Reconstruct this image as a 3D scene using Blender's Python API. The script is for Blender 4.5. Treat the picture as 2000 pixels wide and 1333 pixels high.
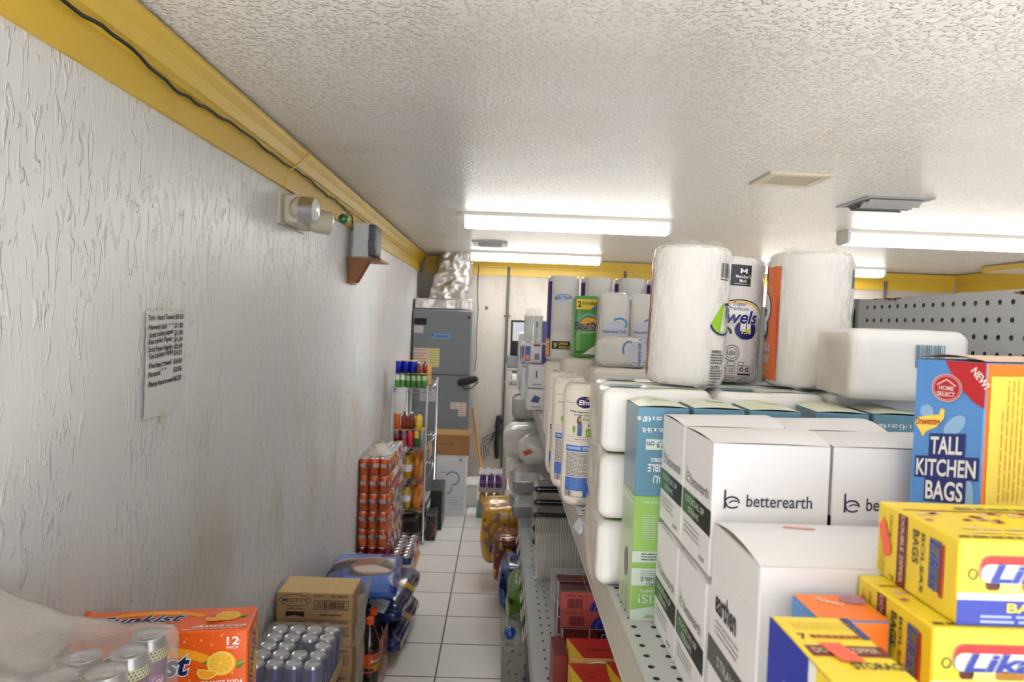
import bpy, math, random
from mathutils import Vector, Matrix, noise

# ---------------------------------------------------------------- camera
S = bpy.context.scene
for _o in list(bpy.data.objects):
    bpy.data.objects.remove(_o)
COL = S.collection
EYE = Vector((0, 0, 1.65))
_yaw, _pit, _rol = math.radians(.92), math.radians(1.60), math.radians(2.1)
_f = Vector((math.sin(_yaw) * math.cos(_pit), math.cos(_yaw) * math.cos(_pit), -math.sin(_pit)))
_r0 = Vector((math.cos(_yaw), -math.sin(_yaw), 0)); _u0 = _r0.cross(_f)
_r = math.cos(_rol) * _r0 + math.sin(_rol) * _u0
_u = -math.sin(_rol) * _r0 + math.cos(_rol) * _u0
cd = bpy.data.cameras.new('camera'); cam = bpy.data.objects.new('camera', cd); COL.objects.link(cam)
cd.sensor_width = 36; cd.lens = 1333 / 2000 * 36; cd.clip_start = .02
cd.dof.use_dof = True; cd.dof.focus_distance = 1.3; cd.dof.aperture_fstop = 9
M4 = Matrix((_r, _u, -_f)).transposed().to_4x4(); M4.translation = EYE
cam.matrix_world = M4
S.camera = cam

# ---------------------------------------------------------------- light and exposure
S.view_settings.view_transform = 'Standard'; S.view_settings.look = 'None'
S.view_settings.gamma = 1; S.view_settings.use_curve_mapping = False
S.view_settings.exposure = 0.38
W = bpy.data.worlds.new('daylight'); S.world = W; W.use_nodes = True
W.node_tree.nodes['Background'].inputs[0].default_value = (.80, .88, 1, 1)
W.node_tree.nodes['Background'].inputs[1].default_value = 1.5

def area(name, loc, rot, sx, sy, power, col):
    l = bpy.data.lights.new(name, 'AREA'); l.shape = 'RECTANGLE'; l.size = sx; l.size_y = sy
    l.energy = power; l.color = col
    o = bpy.data.objects.new(name, l); COL.objects.link(o); o.location = loc; o.rotation_euler = rot
    return o
# daylight through the shop window in the front wall, behind the camera
area('window_daylight', (1.9, -2.46, 1.40), (math.radians(90), 0, 0), 4.6, 1.5, 31, (.74, .85, 1))
TUBE = 34.0

_sl = bpy.data.lights.new('sun_through_window', 'SUN'); _sl.energy = 48; _sl.angle = .01; _sl.color = (1, .985, .955)
_so = bpy.data.objects.new('sun_through_window', _sl); COL.objects.link(_so)
_so.rotation_euler = Vector((-.10, .62, -.78)).to_track_quat('-Z', 'Y').to_euler()   # falls on the floor behind the viewer

# ---------------------------------------------------------------- materials
def lin(c):
    return tuple(((v / 255) / 12.92 if v / 255 <= .04045 else ((v / 255 + .055) / 1.055) ** 2.4) for v in c) + (1,)
_M = {}
def mat(name, c, rough=.5, metal=0, spec=.5, coat=0, alpha=1, bump=None, vary=0, trans=0, coat_bump=None, emit=None):
    """c: sRGB 0-255. bump=(scale, strength, (sx,sy,sz), distance); vary: amount of fine colour variation"""
    if name in _M: return _M[name]
    m = bpy.data.materials.new(name); m.use_nodes = True; N = m.node_tree.nodes; L = m.node_tree.links
    b = N['Principled BSDF']; col = lin(c)
    b.inputs['Base Color'].default_value = col; b.inputs['Roughness'].default_value = rough
    b.inputs['Metallic'].default_value = metal; b.inputs['Specular IOR Level'].default_value = spec
    b.inputs['Coat Weight'].default_value = coat; b.inputs['Coat Roughness'].default_value = .12
    b.inputs['Alpha'].default_value = alpha; b.inputs['Transmission Weight'].default_value = trans
    if emit:
        b.inputs['Emission Color'].default_value = lin(c); b.inputs['Emission Strength'].default_value = emit
    tc = None
    def coords(sc):
        nonlocal tc
        tc = tc or N.new('ShaderNodeTexCoord')
        mp = N.new('ShaderNodeMapping'); mp.inputs['Scale'].default_value = sc
        L.new(tc.outputs['Object'], mp.inputs[0]); return mp
    def nz(scale, sc, detail=3):
        n = N.new('ShaderNodeTexNoise'); n.inputs['Scale'].default_value = scale; n.inputs['Detail'].default_value = detail
        L.new(coords(sc).outputs[0], n.inputs['Vector']); return n
    def bmp(spec_):
        n = nz(spec_[0], spec_[2] if len(spec_) > 2 else (1, 1, 1))
        bp = N.new('ShaderNodeBump'); bp.inputs['Strength'].default_value = spec_[1]
        bp.inputs['Distance'].default_value = spec_[3] if len(spec_) > 3 else .01
        L.new(n.outputs[0], bp.inputs['Height']); return bp
    if bump: L.new(bmp(bump).outputs[0], b.inputs['Normal'])
    if coat_bump: L.new(bmp(coat_bump).outputs[0], b.inputs['Coat Normal'])
    if vary:
        n = nz(9, (1, 1, 1), 5); mx = N.new('ShaderNodeMix'); mx.data_type = 'RGBA'; mx.blend_type = 'MIX'
        mx.inputs[6].default_value = tuple(v * (1 - vary) for v in col[:3]) + (1,)
        mx.inputs[7].default_value = tuple(min(1, v * (1 + vary)) for v in col[:3]) + (1,)
        L.new(n.outputs[0], mx.inputs[0]); L.new(mx.outputs[2], b.inputs['Base Color'])
    _M[name] = m
    return m
def K(r, g, b, rough=.45, **k):
    """a plain printed ink / colour"""
    return mat('ink_%d_%d_%d_%d' % (r, g, b, int(rough * 100)), (r, g, b), rough, **k)
WHITE = K(240, 240, 238); BLACK = K(24, 24, 26); SILVER = mat('aluminium', (205, 206, 208), .28, 1)
CHROME = mat('chrome_wire', (200, 202, 205), .2, 1)
TISSUE = mat('wrapped_tissue', (226, 223, 219), .7, coat=1, coat_bump=(40, 1, (1, 1, .5), .11), bump=(60, .12, (1, 1, 1), .004))
TISSUE_WARM = mat('wrapped_tissue_warm', (236, 229, 218), .65, coat=.5, coat_bump=(38, .9, (1, 1, .55), .03), bump=(30, .15, (1, 1, 1), .005))
NAPKIN = mat('wrapped_napkins', (230, 229, 228), .6, coat=.5, coat_bump=(14, .3, (1, 1, 1), .015), bump=(12, .15, (1, 1, 1), .01))
CARD = mat('cardboard', (190, 148, 96), .8, vary=.08)
CARD_DARK = mat('cardboard_edge', (150, 112, 70), .85)
FILM = mat('clear_film', (245, 245, 243), .12, alpha=.16, bump=(26, .8, (1, 1, 1), .02))
FOG = mat('foggy_film', (205, 200, 195), .25, alpha=.55, bump=(14, .7, (1, 2.2, 1), .02))
WOOD = mat('stained_wood', (150, 98, 58), .5, bump=(8, .1, (1, 12, 1), .002), vary=.12)
SHELF = mat('shelf_enamel', (196, 199, 200), .42, vary=.04)
RAIL = mat('price_rail', (182, 178, 168), .4, vary=.05)
PEG = mat('pegboard_enamel', (188, 191, 194), .5, vary=.03)
DARK = mat('dark_gap', (30, 30, 32), .8)
CARTON = mat('white_carton', (228, 227, 230), .5, vary=.015)

# ---------------------------------------------------------------- mesh building
class MB:
    def __init__(s):
        s.v = []; s.f = []; s.mi = []; s.sm = []; s.mats = []
    def idx(s, m):
        if m not in s.mats: s.mats.append(m)
        return s.mats.index(m)
    def add(s, vs, fs, m, smooth=False):
        o = len(s.v); s.v += [tuple(v) for v in vs]; ms = m if isinstance(m, list) else [m] * len(fs)
        for f, mm in zip(fs, ms):
            s.f.append([i + o for i in f]); s.mi.append(s.idx(mm)); s.sm.append(smooth)
        return s
    def box(s, x0, x1, y0, y1, z0, z1, m, ch=.0015, mtx=None):
        """chamfered box; m may be a dict with keys from -x +x -y +y -z +z and '' (rest)"""
        ch = min(ch, (x1 - x0) * .3, (y1 - y0) * .3, (z1 - z0) * .3)
        lo = (x0, y0, z0); hi = (x1, y1, z1); V = {}; vs = []
        for i in range(8):
            for ax in range(3):
                p = [0, 0, 0]
                for a in range(3):
                    up = i >> a & 1
                    p[a] = hi[a] if up else lo[a]
                    if a != ax: p[a] += -ch if up else ch
                V[i, ax] = len(vs); vs.append(Vector(p))
        mm = m if isinstance(m, dict) else {'': m}
        fs = []; ms = []
        for ax in range(3):
            b, c = (ax + 1) % 3, (ax + 2) % 3
            for up in (0, 1):
                q = [(up << ax) | (i << b) | (j << c) for i, j in ((0, 0), (1, 0), (1, 1), (0, 1))]
                f = [V[k, ax] for k in q]
                fs.append(f if up else f[::-1]); ms.append(mm.get(('-', '+')[up] + 'xyz'[ax], mm['']))
            for i in (0, 1):
                for j in (0, 1):
                    a0 = (i << b) | (j << c); a1 = a0 | (1 << ax)
                    f = [V[a0, b], V[a1, b], V[a1, c], V[a0, c]]
                    fs.append(f if (i ^ j) else f[::-1]); ms.append(mm[''])
        for i in range(8):
            f = [V[i, 0], V[i, 1], V[i, 2]]
            if bin(i).count('1') % 2 == 0: f = f[::-1]
            fs.append(f); ms.append(mm[''])
        if mtx: vs = [mtx @ v for v in vs]
        return s.add(vs, fs, ms)
    def lathe(s, prof, m, seg=28, c=(0, 0, 0), smooth=True, axis='z', cap=True):
        """prof: list of (r, h); m: material or list per band"""
        vs = []; fs = []; ms = []; n = len(prof)
        def place(x, y, h):
            if axis == 'z': return (c[0] + x, c[1] + y, c[2] + h)
            if axis == 'x': return (c[0] + h, c[1] + x, c[2] + y)
            return (c[0] + y, c[1] + h, c[2] + x)
        for r, h in prof:
            for k in range(seg):
                a = 2 * math.pi * k / seg; vs.append(place(r * math.cos(a), r * math.sin(a), h))
        for i in range(n - 1):
            for k in range(seg):
                k2 = (k + 1) % seg
                fs.append([i * seg + k, i * seg + k2, (i + 1) * seg + k2, (i + 1) * seg + k]); ms.append(m[i] if isinstance(m, list) else m)
        s.add(vs, fs, ms, smooth)
        if cap:
            m0 = m[0] if isinstance(m, list) else m; m1 = m[-1] if isinstance(m, list) else m
            s.add(vs[:seg], [list(range(seg))[::-1]], m0); s.add(vs[-seg:], [list(range(seg))], m1)
        return s
    def tube(s, pts, r, m, seg=8):
        pts = [Vector(p) for p in pts]; vs = []; fs = []
        ref = Vector((.31, .17, .93))
        for i, p in enumerate(pts):
            t = (pts[min(i + 1, len(pts) - 1)] - pts[max(i - 1, 0)]).normalized()
            a = t.cross(ref).normalized() if abs(t.dot(ref)) < .98 else t.cross(Vector((1, 0, 0))).normalized()
            b = t.cross(a)
            for k in range(seg):
                q = 2 * math.pi * k / seg; vs.append(p + (a * math.cos(q) + b * math.sin(q)) * r)
        for i in range(len(pts) - 1):
            for k in range(seg):
                k2 = (k + 1) % seg
                fs.append([i * seg + k, i * seg + k2, (i + 1) * seg + k2, (i + 1) * seg + k])
        fs.append(list(range(seg))); fs.append([len(vs) - seg + k for k in range(seg)][::-1])
        return s.add(vs, fs, m, True)
    def pillow(s, hx, hy, hz, m, r=.02, bulge=(0, 0, 0), n=10, amp=0, freq=8, seed=0, c=(0, 0, 0), matfn=None, mtx=None, pinch=0):
        """soft packet: a rounded box with bulged faces and noise, centred at c"""
        h = (hx, hy, hz); r = min(r, hx, hy, hz); V = {}; vs = []; fs = []; ms = []
        def pt(p):
            q = Vector([p[a] * h[a] for a in range(3)])
            inn = Vector([max(-h[a] + r, min(h[a] - r, q[a])) for a in range(3)])
            d = q - inn
            o = inn + (d.normalized() * r if d.length > 1e-9 else d)
            w = [max(0, 1 - p[a] ** 2) for a in range(3)]
            for a in range(3):
                b, e = (a + 1) % 3, (a + 2) % 3
                o[a] += p[a] * bulge[a] * (w[b] * w[e]) ** .6
            if pinch: o[2] *= 1 - pinch * max(abs(p[0]), abs(p[1])) ** 4
            if amp:
                o += Vector([noise.noise(Vector((o[0] * freq + seed * 7.3 + a * 31, o[1] * freq - seed * 3.1, o[2] * freq + seed))) for a in range(3)]) * amp
            o += Vector(c)
            if c[2] > 0 and abs(c[2] - hz) < 1e-6: o.z = max(o.z, .0004)      # it rests flat on what carries it
            return o
        def vid(p):
            k = (round(p[0], 4), round(p[1], 4), round(p[2], 4))
            if k not in V:
                V[k] = len(vs); vs.append(pt(p))
            return V[k]
        # denser rows near the rounded rims
        for ax in range(3):
            b, e = (ax + 1) % 3, (ax + 2) % 3
            for up in (-1, 1):
                for i in range(n):
                    for j in range(n):
                        quad = []
                        for di, dj in ((0, 0), (1, 0), (1, 1), (0, 1)):
                            p = [0, 0, 0]; p[ax] = up
                            p[b] = math.sin((2 * (i + di) / n - 1) * math.pi / 2); p[e] = math.sin((2 * (j + dj) / n - 1) * math.pi / 2)
                            quad.append(vid(p))
                        fs.append(quad if up > 0 else quad[::-1])
                        if matfn:
                            cc = sum((Vector(vs[k]) for k in quad), Vector()) / 4 - Vector(c)
                            ms.append(matfn(cc.x / hx, cc.y / hy, cc.z / hz))
                        else: ms.append(m)
        if mtx: vs = [mtx @ v for v in vs]
        return s.add(vs, fs, ms, True)
    def sheet(s, fn, nu, nv, m, smooth=True):
        vs = [fn(i / nu, j / nv) for j in range(nv + 1) for i in range(nu + 1)]
        fs = [[j * (nu + 1) + i, j * (nu + 1) + i + 1, (j + 1) * (nu + 1) + i + 1, (j + 1) * (nu + 1) + i] for j in range(nv) for i in range(nu)]
        return s.add(vs, fs, m, smooth)
    def perforated(s, fn, us, vs_, r, depth, m, inner):
        """sheet of cells (us x vs_ edges) each with a real octagonal hole of radius r; fn(u, v, d) -> point"""
        for i in range(len(us) - 1):
            for j in range(len(vs_) - 1):
                u0, u1, v0, v1 = us[i], us[i + 1], vs_[j], vs_[j + 1]; cu, cv = (u0 + u1) / 2, (v0 + v1) / 2
                out = [(u1, cv), (u1, v1), (cu, v1), (u0, v1), (u0, cv), (u0, v0), (cu, v0), (u1, v0)]
                rr = r if isinstance(r, tuple) else (r, r)
                inn = [(cu + rr[0] * math.cos(k * math.pi / 4), cv + rr[1] * math.sin(k * math.pi / 4)) for k in range(8)]
                V = [fn(a, b, 0) for a, b in out] + [fn(a, b, 0) for a, b in inn] + [fn(a, b, depth) for a, b in inn]
                F = []; MM = []
                for k in range(8):
                    k2 = (k + 1) % 8
                    F.append([k, k2, 8 + k2, 8 + k]); MM.append(m)
                    F.append([8 + k, 8 + k2, 16 + k2, 16 + k]); MM.append(inner)
                s.add(V, F, MM)
        return s
    def mesh(s, name):
        me = bpy.data.meshes.new(name); me.from_pydata(s.v, [], s.f)
        for m in s.mats: me.materials.append(m)
        me.polygons.foreach_set('material_index', s.mi); me.polygons.foreach_set('use_smooth', s.sm)
        me.update(); return me
    def build(s, name, parent=None, loc=None, rot=None):
        o = bpy.data.objects.new(name, s.mesh(name)); COL.objects.link(o)
        if parent: o.parent = parent
        if loc: o.location = loc
        if rot: o.rotation_euler = rot
        return o

def tag(o, label, cat, group=None):
    o['label'] = label; o['category'] = cat
    if group: o['group'] = group
    return o
def thing(name, label, cat, loc=(0, 0, 0), rz=0, group=None):
    o = bpy.data.objects.new(name, None); COL.objects.link(o); o.location = loc; o.rotation_euler = (0, 0, rz)
    o.empty_display_size = .05
    return tag(o, label, cat, group)
def struct(name, mb):
    o = mb.build(name); o['kind'] = 'structure'; return o
def dup(root, loc, rz=0, label=None, group=None):
    r = root.copy(); COL.objects.link(r); r.location = loc; r.rotation_euler = (0, 0, rz)
    if label: r['label'] = label
    if group: r['group'] = group
    for ch in list(root.children):
        c = ch.copy(); COL.objects.link(c); c.parent = r
        for g in list(ch.children):
            d = g.copy(); COL.objects.link(d); d.parent = c
    return r

# ---------------------------------------------------------------- printed graphics
_T = {}
def glyphs(s, bold=0, shear=0):
    k = (s, bold, shear)
    if k not in _T:
        cu = bpy.data.curves.new('t', 'FONT'); cu.body = s; cu.offset = min(bold, .012) * .5 if 'M' in s else bold * .5; cu.shear = shear; cu.resolution_u = 3
        ob = bpy.data.objects.new('t', cu); me = ob.to_mesh()
        v = [(p.co.x, p.co.y) for p in me.vertices]; f = [list(p.vertices) for p in me.polygons]
        ob.to_mesh_clear(); bpy.data.objects.remove(ob); bpy.data.curves.remove(cu)
        _T[k] = (v, f)
    return _T[k]
class G:
    """prints flat artwork on a surface: fn(a, b, lift) -> point"""
    EPS = .00035
    def __init__(s, mb, fn, seg=None):
        s.mb = mb; s.fn = fn; s.seg = seg
    @staticmethod
    def plane(mb, o, u, v):
        o, u, v = Vector(o), Vector(u).normalized(), Vector(v).normalized(); n = u.cross(v)
        return G(mb, lambda a, b, l: o + u * a + v * b + n * (G.EPS * l))
    @staticmethod
    def cyl(mb, c, r, a0=-math.pi / 2):
        """a runs round the cylinder from angle a0 (facing -y), b up"""
        def fn(a, b, l):
            t = a0 + a / r; q = r + G.EPS * .5 * (l + 1)
            return Vector((c[0] + q * math.cos(t), c[1] + q * math.sin(t), c[2] + b))
        return G(mb, fn, r * .16)
    def poly(s, pts, m, l=1):
        s.mb.add([s.fn(a, b, l) for a, b in pts], [list(range(len(pts)))], m); return s
    def rect(s, a0, b0, a1, b1, m, l=1):
        n = max(1, int((a1 - a0) / s.seg) + 1) if s.seg else 1
        vs = []
        for i in range(n + 1):
            a = a0 + (a1 - a0) * i / n; vs += [s.fn(a, b0, l), s.fn(a, b1, l)]
        s.mb.add(vs, [[2 * i, 2 * i + 2, 2 * i + 3, 2 * i + 1] for i in range(n)], m); return s
    def frame(s, a0, b0, a1, b1, w, m, l=2):
        s.rect(a0, b0, a1, b0 + w, m, l); s.rect(a0, b1 - w, a1, b1, m, l); s.rect(a0, b0, a0 + w, b1, m, l); s.rect(a1 - w, b0, a1, b1, m, l); return s
    def ell(s, ca, cb, ra, rb, m, l=1, rot=0, n=24, arc=None):
        P = []
        t0, t1 = arc or (0, 2 * math.pi)
        for k in range(n if not arc else n + 1):
            t = t0 + (t1 - t0) * k / n; x, y = ra * math.cos(t), rb * math.sin(t)
            P.append((ca + x * math.cos(rot) - y * math.sin(rot), cb + x * math.sin(rot) + y * math.cos(rot)))
        if s.seg and ra > s.seg:     # fan with rings on curved faces
            vs = [s.fn(ca, cb, l)]; R = 4
            for q in range(1, R + 1): vs += [s.fn(ca + (p[0] - ca) * q / R, cb + (p[1] - cb) * q / R, l) for p in P]
            N = len(P); fs = [[0, 1 + k, 1 + (k + 1) % N] for k in range(N)]
            for q in range(R - 1): fs += [[1 + q * N + k, 1 + (q + 1) * N + k, 1 + (q + 1) * N + (k + 1) % N, 1 + q * N + (k + 1) % N] for k in range(N)]
            s.mb.add(vs, fs, m); return s
        return s.poly(P, m, l)
    def ring(s, ca, cb, ra, rb, w, m, l=2, arc=(0, 2 * math.pi), n=32, rot=0):
        vs = []
        for k in range(n + 1):
            t = arc[0] + (arc[1] - arc[0]) * k / n
            for q in (0, w):
                x, y = (ra - q) * math.cos(t), (rb - q) * math.sin(t)
                vs.append(s.fn(ca + x * math.cos(rot) - y * math.sin(rot), cb + x * math.sin(rot) + y * math.cos(rot), l))
        s.mb.add(vs, [[2 * k, 2 * k + 2, 2 * k + 3, 2 * k + 1] for k in range(n)], m); return s
    def text(s, t, a, b, h, m, l=2, w=None, bold=.02, shear=0, rot=0, align='l', flip=False, arch=0, outline=None, ow=.05, slope=0):
        """h: cap height; w: total width it is fitted to; rot in radians about (a, b)"""
        if outline: s.text(t, a, b, h, outline, l, w, bold + ow, shear, rot, align, flip, arch, slope=slope); l += 1
        v, f = glyphs(t, bold, shear)
        v0, _ = glyphs(t, .02, shear)
        if not v: return s
        x0 = min(p[0] for p in v0); x1 = max(p[0] for p in v0)
        k = h / .70; kx = (w / (x1 - x0)) if w else k
        sh = {'l': 0, 'c': .5, 'r': 1}[align] * (x1 - x0) * kx
        pts = []
        for x, y in v:
            X = (x - x0) * kx - sh; Y = y * k
            if arch: Y += arch * (1 - ((2 * (X + sh) / ((x1 - x0) * kx)) - 1) ** 2)
            Y += slope * (X + sh)
            if flip: X, Y = -X, -Y
            pts.append((a + X * math.cos(rot) - Y * math.sin(rot), b + X * math.sin(rot) + Y * math.cos(rot)))
        s.mb.add([s.fn(p[0], p[1], l) for p in pts], f, m); return s
    def bars(s, a0, b0, a1, b1, m, l=2, seed=1, n=26, vert=False):
        R = random.Random(seed); x = 0; W_ = []
        while x < n:
            w = R.choice((.5, .7, 1.1, 1.6)); W_.append((x, min(n, x + w))); x += w + R.choice((.5, .8, 1.2))
        for p, q in W_:
            if vert: s.rect(a0, b0 + (b1 - b0) * p / n, a1, b0 + (b1 - b0) * q / n, m, l)
            else: s.rect(a0 + (a1 - a0) * p / n, b0, a0 + (a1 - a0) * q / n, b1, m, l)
        return s
    def lines(s, a0, b0, a1, b1, n, m, l=2, fill=.45, seed=0, vert=False):
        """blocks of print too small to read: broken thin strokes"""
        R = random.Random(seed + n)
        A0, A1, B0, B1 = (b0, b1, a0, a1) if vert else (a0, a1, b0, b1)
        for i in range(n):
            y = B1 - (B1 - B0) * (i + .5) / n; hh = (B1 - B0) / n * fill / 2; x = A0
            end = A1 - (A1 - A0) * R.choice((0, .04, .1, .25) if i == n - 1 or R.random() < .3 else (0, .03))
            while x < end - 1e-6:
                w = (A1 - A0) * R.uniform(.05, .16); q = min(end, x + w)
                if vert: s.rect(y - hh, x, y + hh, q, m, l)
                else: s.rect(x, y - hh, q, y + hh, m, l)
                x = q + (A1 - A0) * .02
        return s
def faces(mb, x0, x1, y0, y1, z0, z1):
    """print frames for the faces of an axis-aligned box: front(-y), left(-x), top(+z), right(+x)"""
    e = .0001
    return dict(front=G.plane(mb, (x0, y0 - e, z0), (1, 0, 0), (0, 0, 1)),
                left=G.plane(mb, (x0 - e, y1, z0), (0, -1, 0), (0, 0, 1)),
                right=G.plane(mb, (x1 + e, y0, z0), (0, 1, 0), (0, 0, 1)),
                top=G.plane(mb, (x0, y0, z1 + e), (1, 0, 0), (0, 1, 0)))
# ================================================================ the room
LW, RW, BK, FR, CE = -.855, 4.82, 7.19, -2.5, 2.32

def rough_plaster(name, c, kind):
    m = bpy.data.materials.new(name); m.use_nodes = True; N = m.node_tree.nodes; L = m.node_tree.links
    b = N['Principled BSDF']; b.inputs['Roughness'].default_value = .36; b.inputs['Specular IOR Level'].default_value = .5
    tc = N.new('ShaderNodeTexCoord')
    def nz(scale, sc=(1, 1, 1), detail=3, dist=0):
        mp = N.new('ShaderNodeMapping'); mp.inputs['Scale'].default_value = sc
        L.new(tc.outputs['Object'], mp.inputs[0])
        n = N.new('ShaderNodeTexNoise'); n.inputs['Scale'].default_value = scale; n.inputs['Detail'].default_value = detail
        n.inputs['Distortion'].default_value = dist
        L.new(mp.outputs[0], n.inputs['Vector']); return n.outputs[0]
    def ramp(x, a, bb, v0=0, v1=1):
        r = N.new('ShaderNodeMapRange'); r.interpolation_type = 'SMOOTHSTEP'
        for i, v in zip((1, 2, 3, 4), (a, bb, v0, v1)): r.inputs[i].default_value = v
        L.new(x, r.inputs[0]); return r.outputs[0]
    def op(o, x, y):
        n = N.new('ShaderNodeMath'); n.operation = o
        for i, q in enumerate((x, y)):
            if isinstance(q, (int, float)): n.inputs[i].default_value = q
            else: L.new(q, n.inputs[i])
        return n.outputs[0]
    if kind == 'drip':                              # trowelled wall with runs of thick paint
        streak = ramp(nz(56, (1, 1, .3), 3, .8), .53, .65)
        patch = ramp(nz(4.2, (1, 1, .6), 3), .34, .54)
        h = op('ADD', op('MULTIPLY', streak, patch), op('MULTIPLY', nz(20, (1, 1, .3), 4), .35))
        dist = .006
    else:                                           # knock-down ceiling
        h = op('ADD', ramp(nz(76, (1, 1, 1), 2, .15), .50, .64), op('MULTIPLY', nz(150, (1, 1, 1), 2), .15))
        dist = .012; b.inputs['Roughness'].default_value = .24
    bp = N.new('ShaderNodeBump'); bp.inputs['Strength'].default_value = .62 if kind == 'drip' else .78; bp.inputs['Distance'].default_value = dist
    L.new(h, bp.inputs['Height']); L.new(bp.outputs[0], b.inputs['Normal'])
    stain = ramp(nz(1.3, (1, 1, .55), 5, .3), .48, .72)
    mx = N.new('ShaderNodeMix'); mx.data_type = 'RGBA'
    mx.inputs[6].default_value = lin(c); mx.inputs[7].default_value = lin(tuple(v * k for v, k in zip(c, (.93, .90, .86))))
    if kind == 'drip':                              # old grime patch on the wall above the cartons
        sp = N.new('ShaderNodeSeparateXYZ'); L.new(tc.outputs['Object'], sp.inputs[0])
        def blob(yc, zc, ry, rz):
            dy = op('DIVIDE', op('SUBTRACT', sp.outputs[1], yc), ry); dz = op('DIVIDE', op('SUBTRACT', sp.outputs[2], zc), rz)
            return ramp(op('ADD', op('MULTIPLY', dy, dy), op('MULTIPLY', dz, dz)), 0, 1, 1, 0)
        grime = op('MULTIPLY', op('MAXIMUM', blob(3.3, .95, 1.3, .42), blob(2.1, .9, .8, .3)), ramp(nz(2.6, (1, 1, .5), 6), .35, .65))
        stain = op('MAXIMUM', stain, op('MULTIPLY', grime, 1.9))
    L.new(op('MULTIPLY', stain, .8 if kind == 'drip' else .4), mx.inputs[0]); L.new(mx.outputs[2], b.inputs['Base Color'])
    return m
PLASTER = rough_plaster('stucco_wall', (214, 213, 211), 'drip')
PLASTER_B = rough_plaster('beige_back_wall', (186, 179, 168), 'drip')
CEIL = rough_plaster('knockdown_ceiling', (246, 243, 238), 'knock')
YELLOW = mat('yellow_gloss_paint', (206, 170, 52), .38, vary=.06)
YEL_D = YELLOW

def tiles():
    m = bpy.data.materials.new('floor_tiles'); m.use_nodes = True; N = m.node_tree.nodes; L = m.node_tree.links
    b = N['Principled BSDF']; b.inputs['Roughness'].default_value = .3
    tc = N.new('ShaderNodeTexCoord'); mp = N.new('ShaderNodeMapping')
    mp.inputs['Location'].default_value = (.247 + .163, -3.107, 0); L.new(tc.outputs['Object'], mp.inputs[0])
    br = N.new('ShaderNodeTexBrick'); br.offset = 0; br.squash = 1
    br.inputs['Scale'].default_value = 1; br.inputs['Brick Width'].default_value = .326; br.inputs['Row Height'].default_value = .326
    br.inputs['Mortar Size'].default_value = .0045; br.inputs['Mortar Smooth'].default_value = .2
    br.inputs['Color1'].default_value = lin((240, 236, 230)); br.inputs['Color2'].default_value = lin((234, 230, 224))
    br.inputs['Mortar'].default_value = lin((92, 82, 74)); mp.inputs['Location'].default_value = (.247 + .326 * 10, -3.107 + .326 * 30, 0)
    L.new(mp.outputs[0], br.inputs[0])
    n = N.new('ShaderNodeTexNoise'); n.inputs['Scale'].default_value = 5; n.inputs['Detail'].default_value = 6
    mx = N.new('ShaderNodeMix'); mx.data_type = 'RGBA'; mx.blend_type = 'MULTIPLY'; mx.inputs[0].default_value = .12
    L.new(tc.outputs['Object'], n.inputs[0]); L.new(br.outputs[0], mx.inputs[6]); L.new(n.outputs[0], mx.inputs[7])
    L.new(mx.outputs[2], b.inputs['Base Color'])
    bp = N.new('ShaderNodeBump'); bp.inputs['Strength'].default_value = .4; bp.inputs['Distance'].default_value = .002; bp.invert = True
    L.new(br.outputs[1], bp.inputs['Height']); L.new(bp.outputs[0], b.inputs['Normal'])
    return m
TILE = tiles()
T_ = .1
struct('floor', MB().box(LW - T_, RW + T_, FR - T_, BK + T_, -T_, 0, TILE, 0))
struct('ceiling', MB().box(LW - T_, RW + T_, FR - T_, BK + T_, CE, CE + T_, CEIL, 0))
struct('wall_left', MB().box(LW - T_, LW, FR - T_, BK + T_, 0, CE, PLASTER, 0))
struct('wall_right', MB().box(RW, RW + T_, FR - T_, BK + T_, 0, CE, PLASTER, 0))
struct('wall_back', MB().box(LW, RW, BK, BK + T_, 0, CE, PLASTER_B, 0))
fw = MB()                                            # front wall with the shop window, behind the camera
fw.box(LW, -.5, FR - T_, FR, 0, CE, PLASTER, 0); fw.box(4.3, RW, FR - T_, FR, 0, CE, PLASTER, 0)
fw.box(-.5, 4.3, FR - T_, FR, 0, .6, PLASTER, 0); fw.box(-.5, 4.3, FR - T_, FR, 2.2, CE, PLASTER, 0)
struct('wall_front', fw)
wf = MB()
for x in (-.5, 1.08, 2.66, 4.26): wf.box(x, x + .04, FR - .08, FR - .02, .6, 2.2, SILVER)
wf.box(-.46, 4.26, FR - .08, FR - .02, .6, .64, SILVER); wf.box(-.46, 4.26, FR - .08, FR - .02, 2.16, 2.2, SILVER)
struct('window_1', wf)

PROF = [(0, 2.13), (.013, 2.13), (.013, 2.212), (.019, 2.217), (.019, 2.231), (.024, 2.236), (.027, 2.245), (.034, 2.268), (.046, 2.290), (.050, 2.300), (.050, 2.309), (0, 2.309)]
def moulding(p0, p1, inward):
    mb = MB(); p0, p1, n = Vector(p0), Vector(p1), Vector(inward); k = len(PROF)
    vs = [p0 + n * d + Vector((0, 0, z)) for d, z in PROF] + [p1 + n * d + Vector((0, 0, z)) for d, z in PROF]
    fs = [[i, (i + 1) % k, k + (i + 1) % k, k + i] for i in range(k)] + [list(range(k))[::-1], list(range(k, 2 * k))]
    return mb.add(vs, fs, YELLOW)
struct('trim_1', moulding((LW, FR, 0), (LW, BK, 0), (1, 0, 0)))
struct('trim_2', moulding((LW + .05, BK, 0), (RW - .05, BK, 0), (0, -1, 0)))
struct('trim_3', moulding((RW, FR, 0), (RW, BK, 0), (-1, 0, 0)))
sof = MB()                                           # boxed beam at the far right with yellow trim under the ceiling
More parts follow.
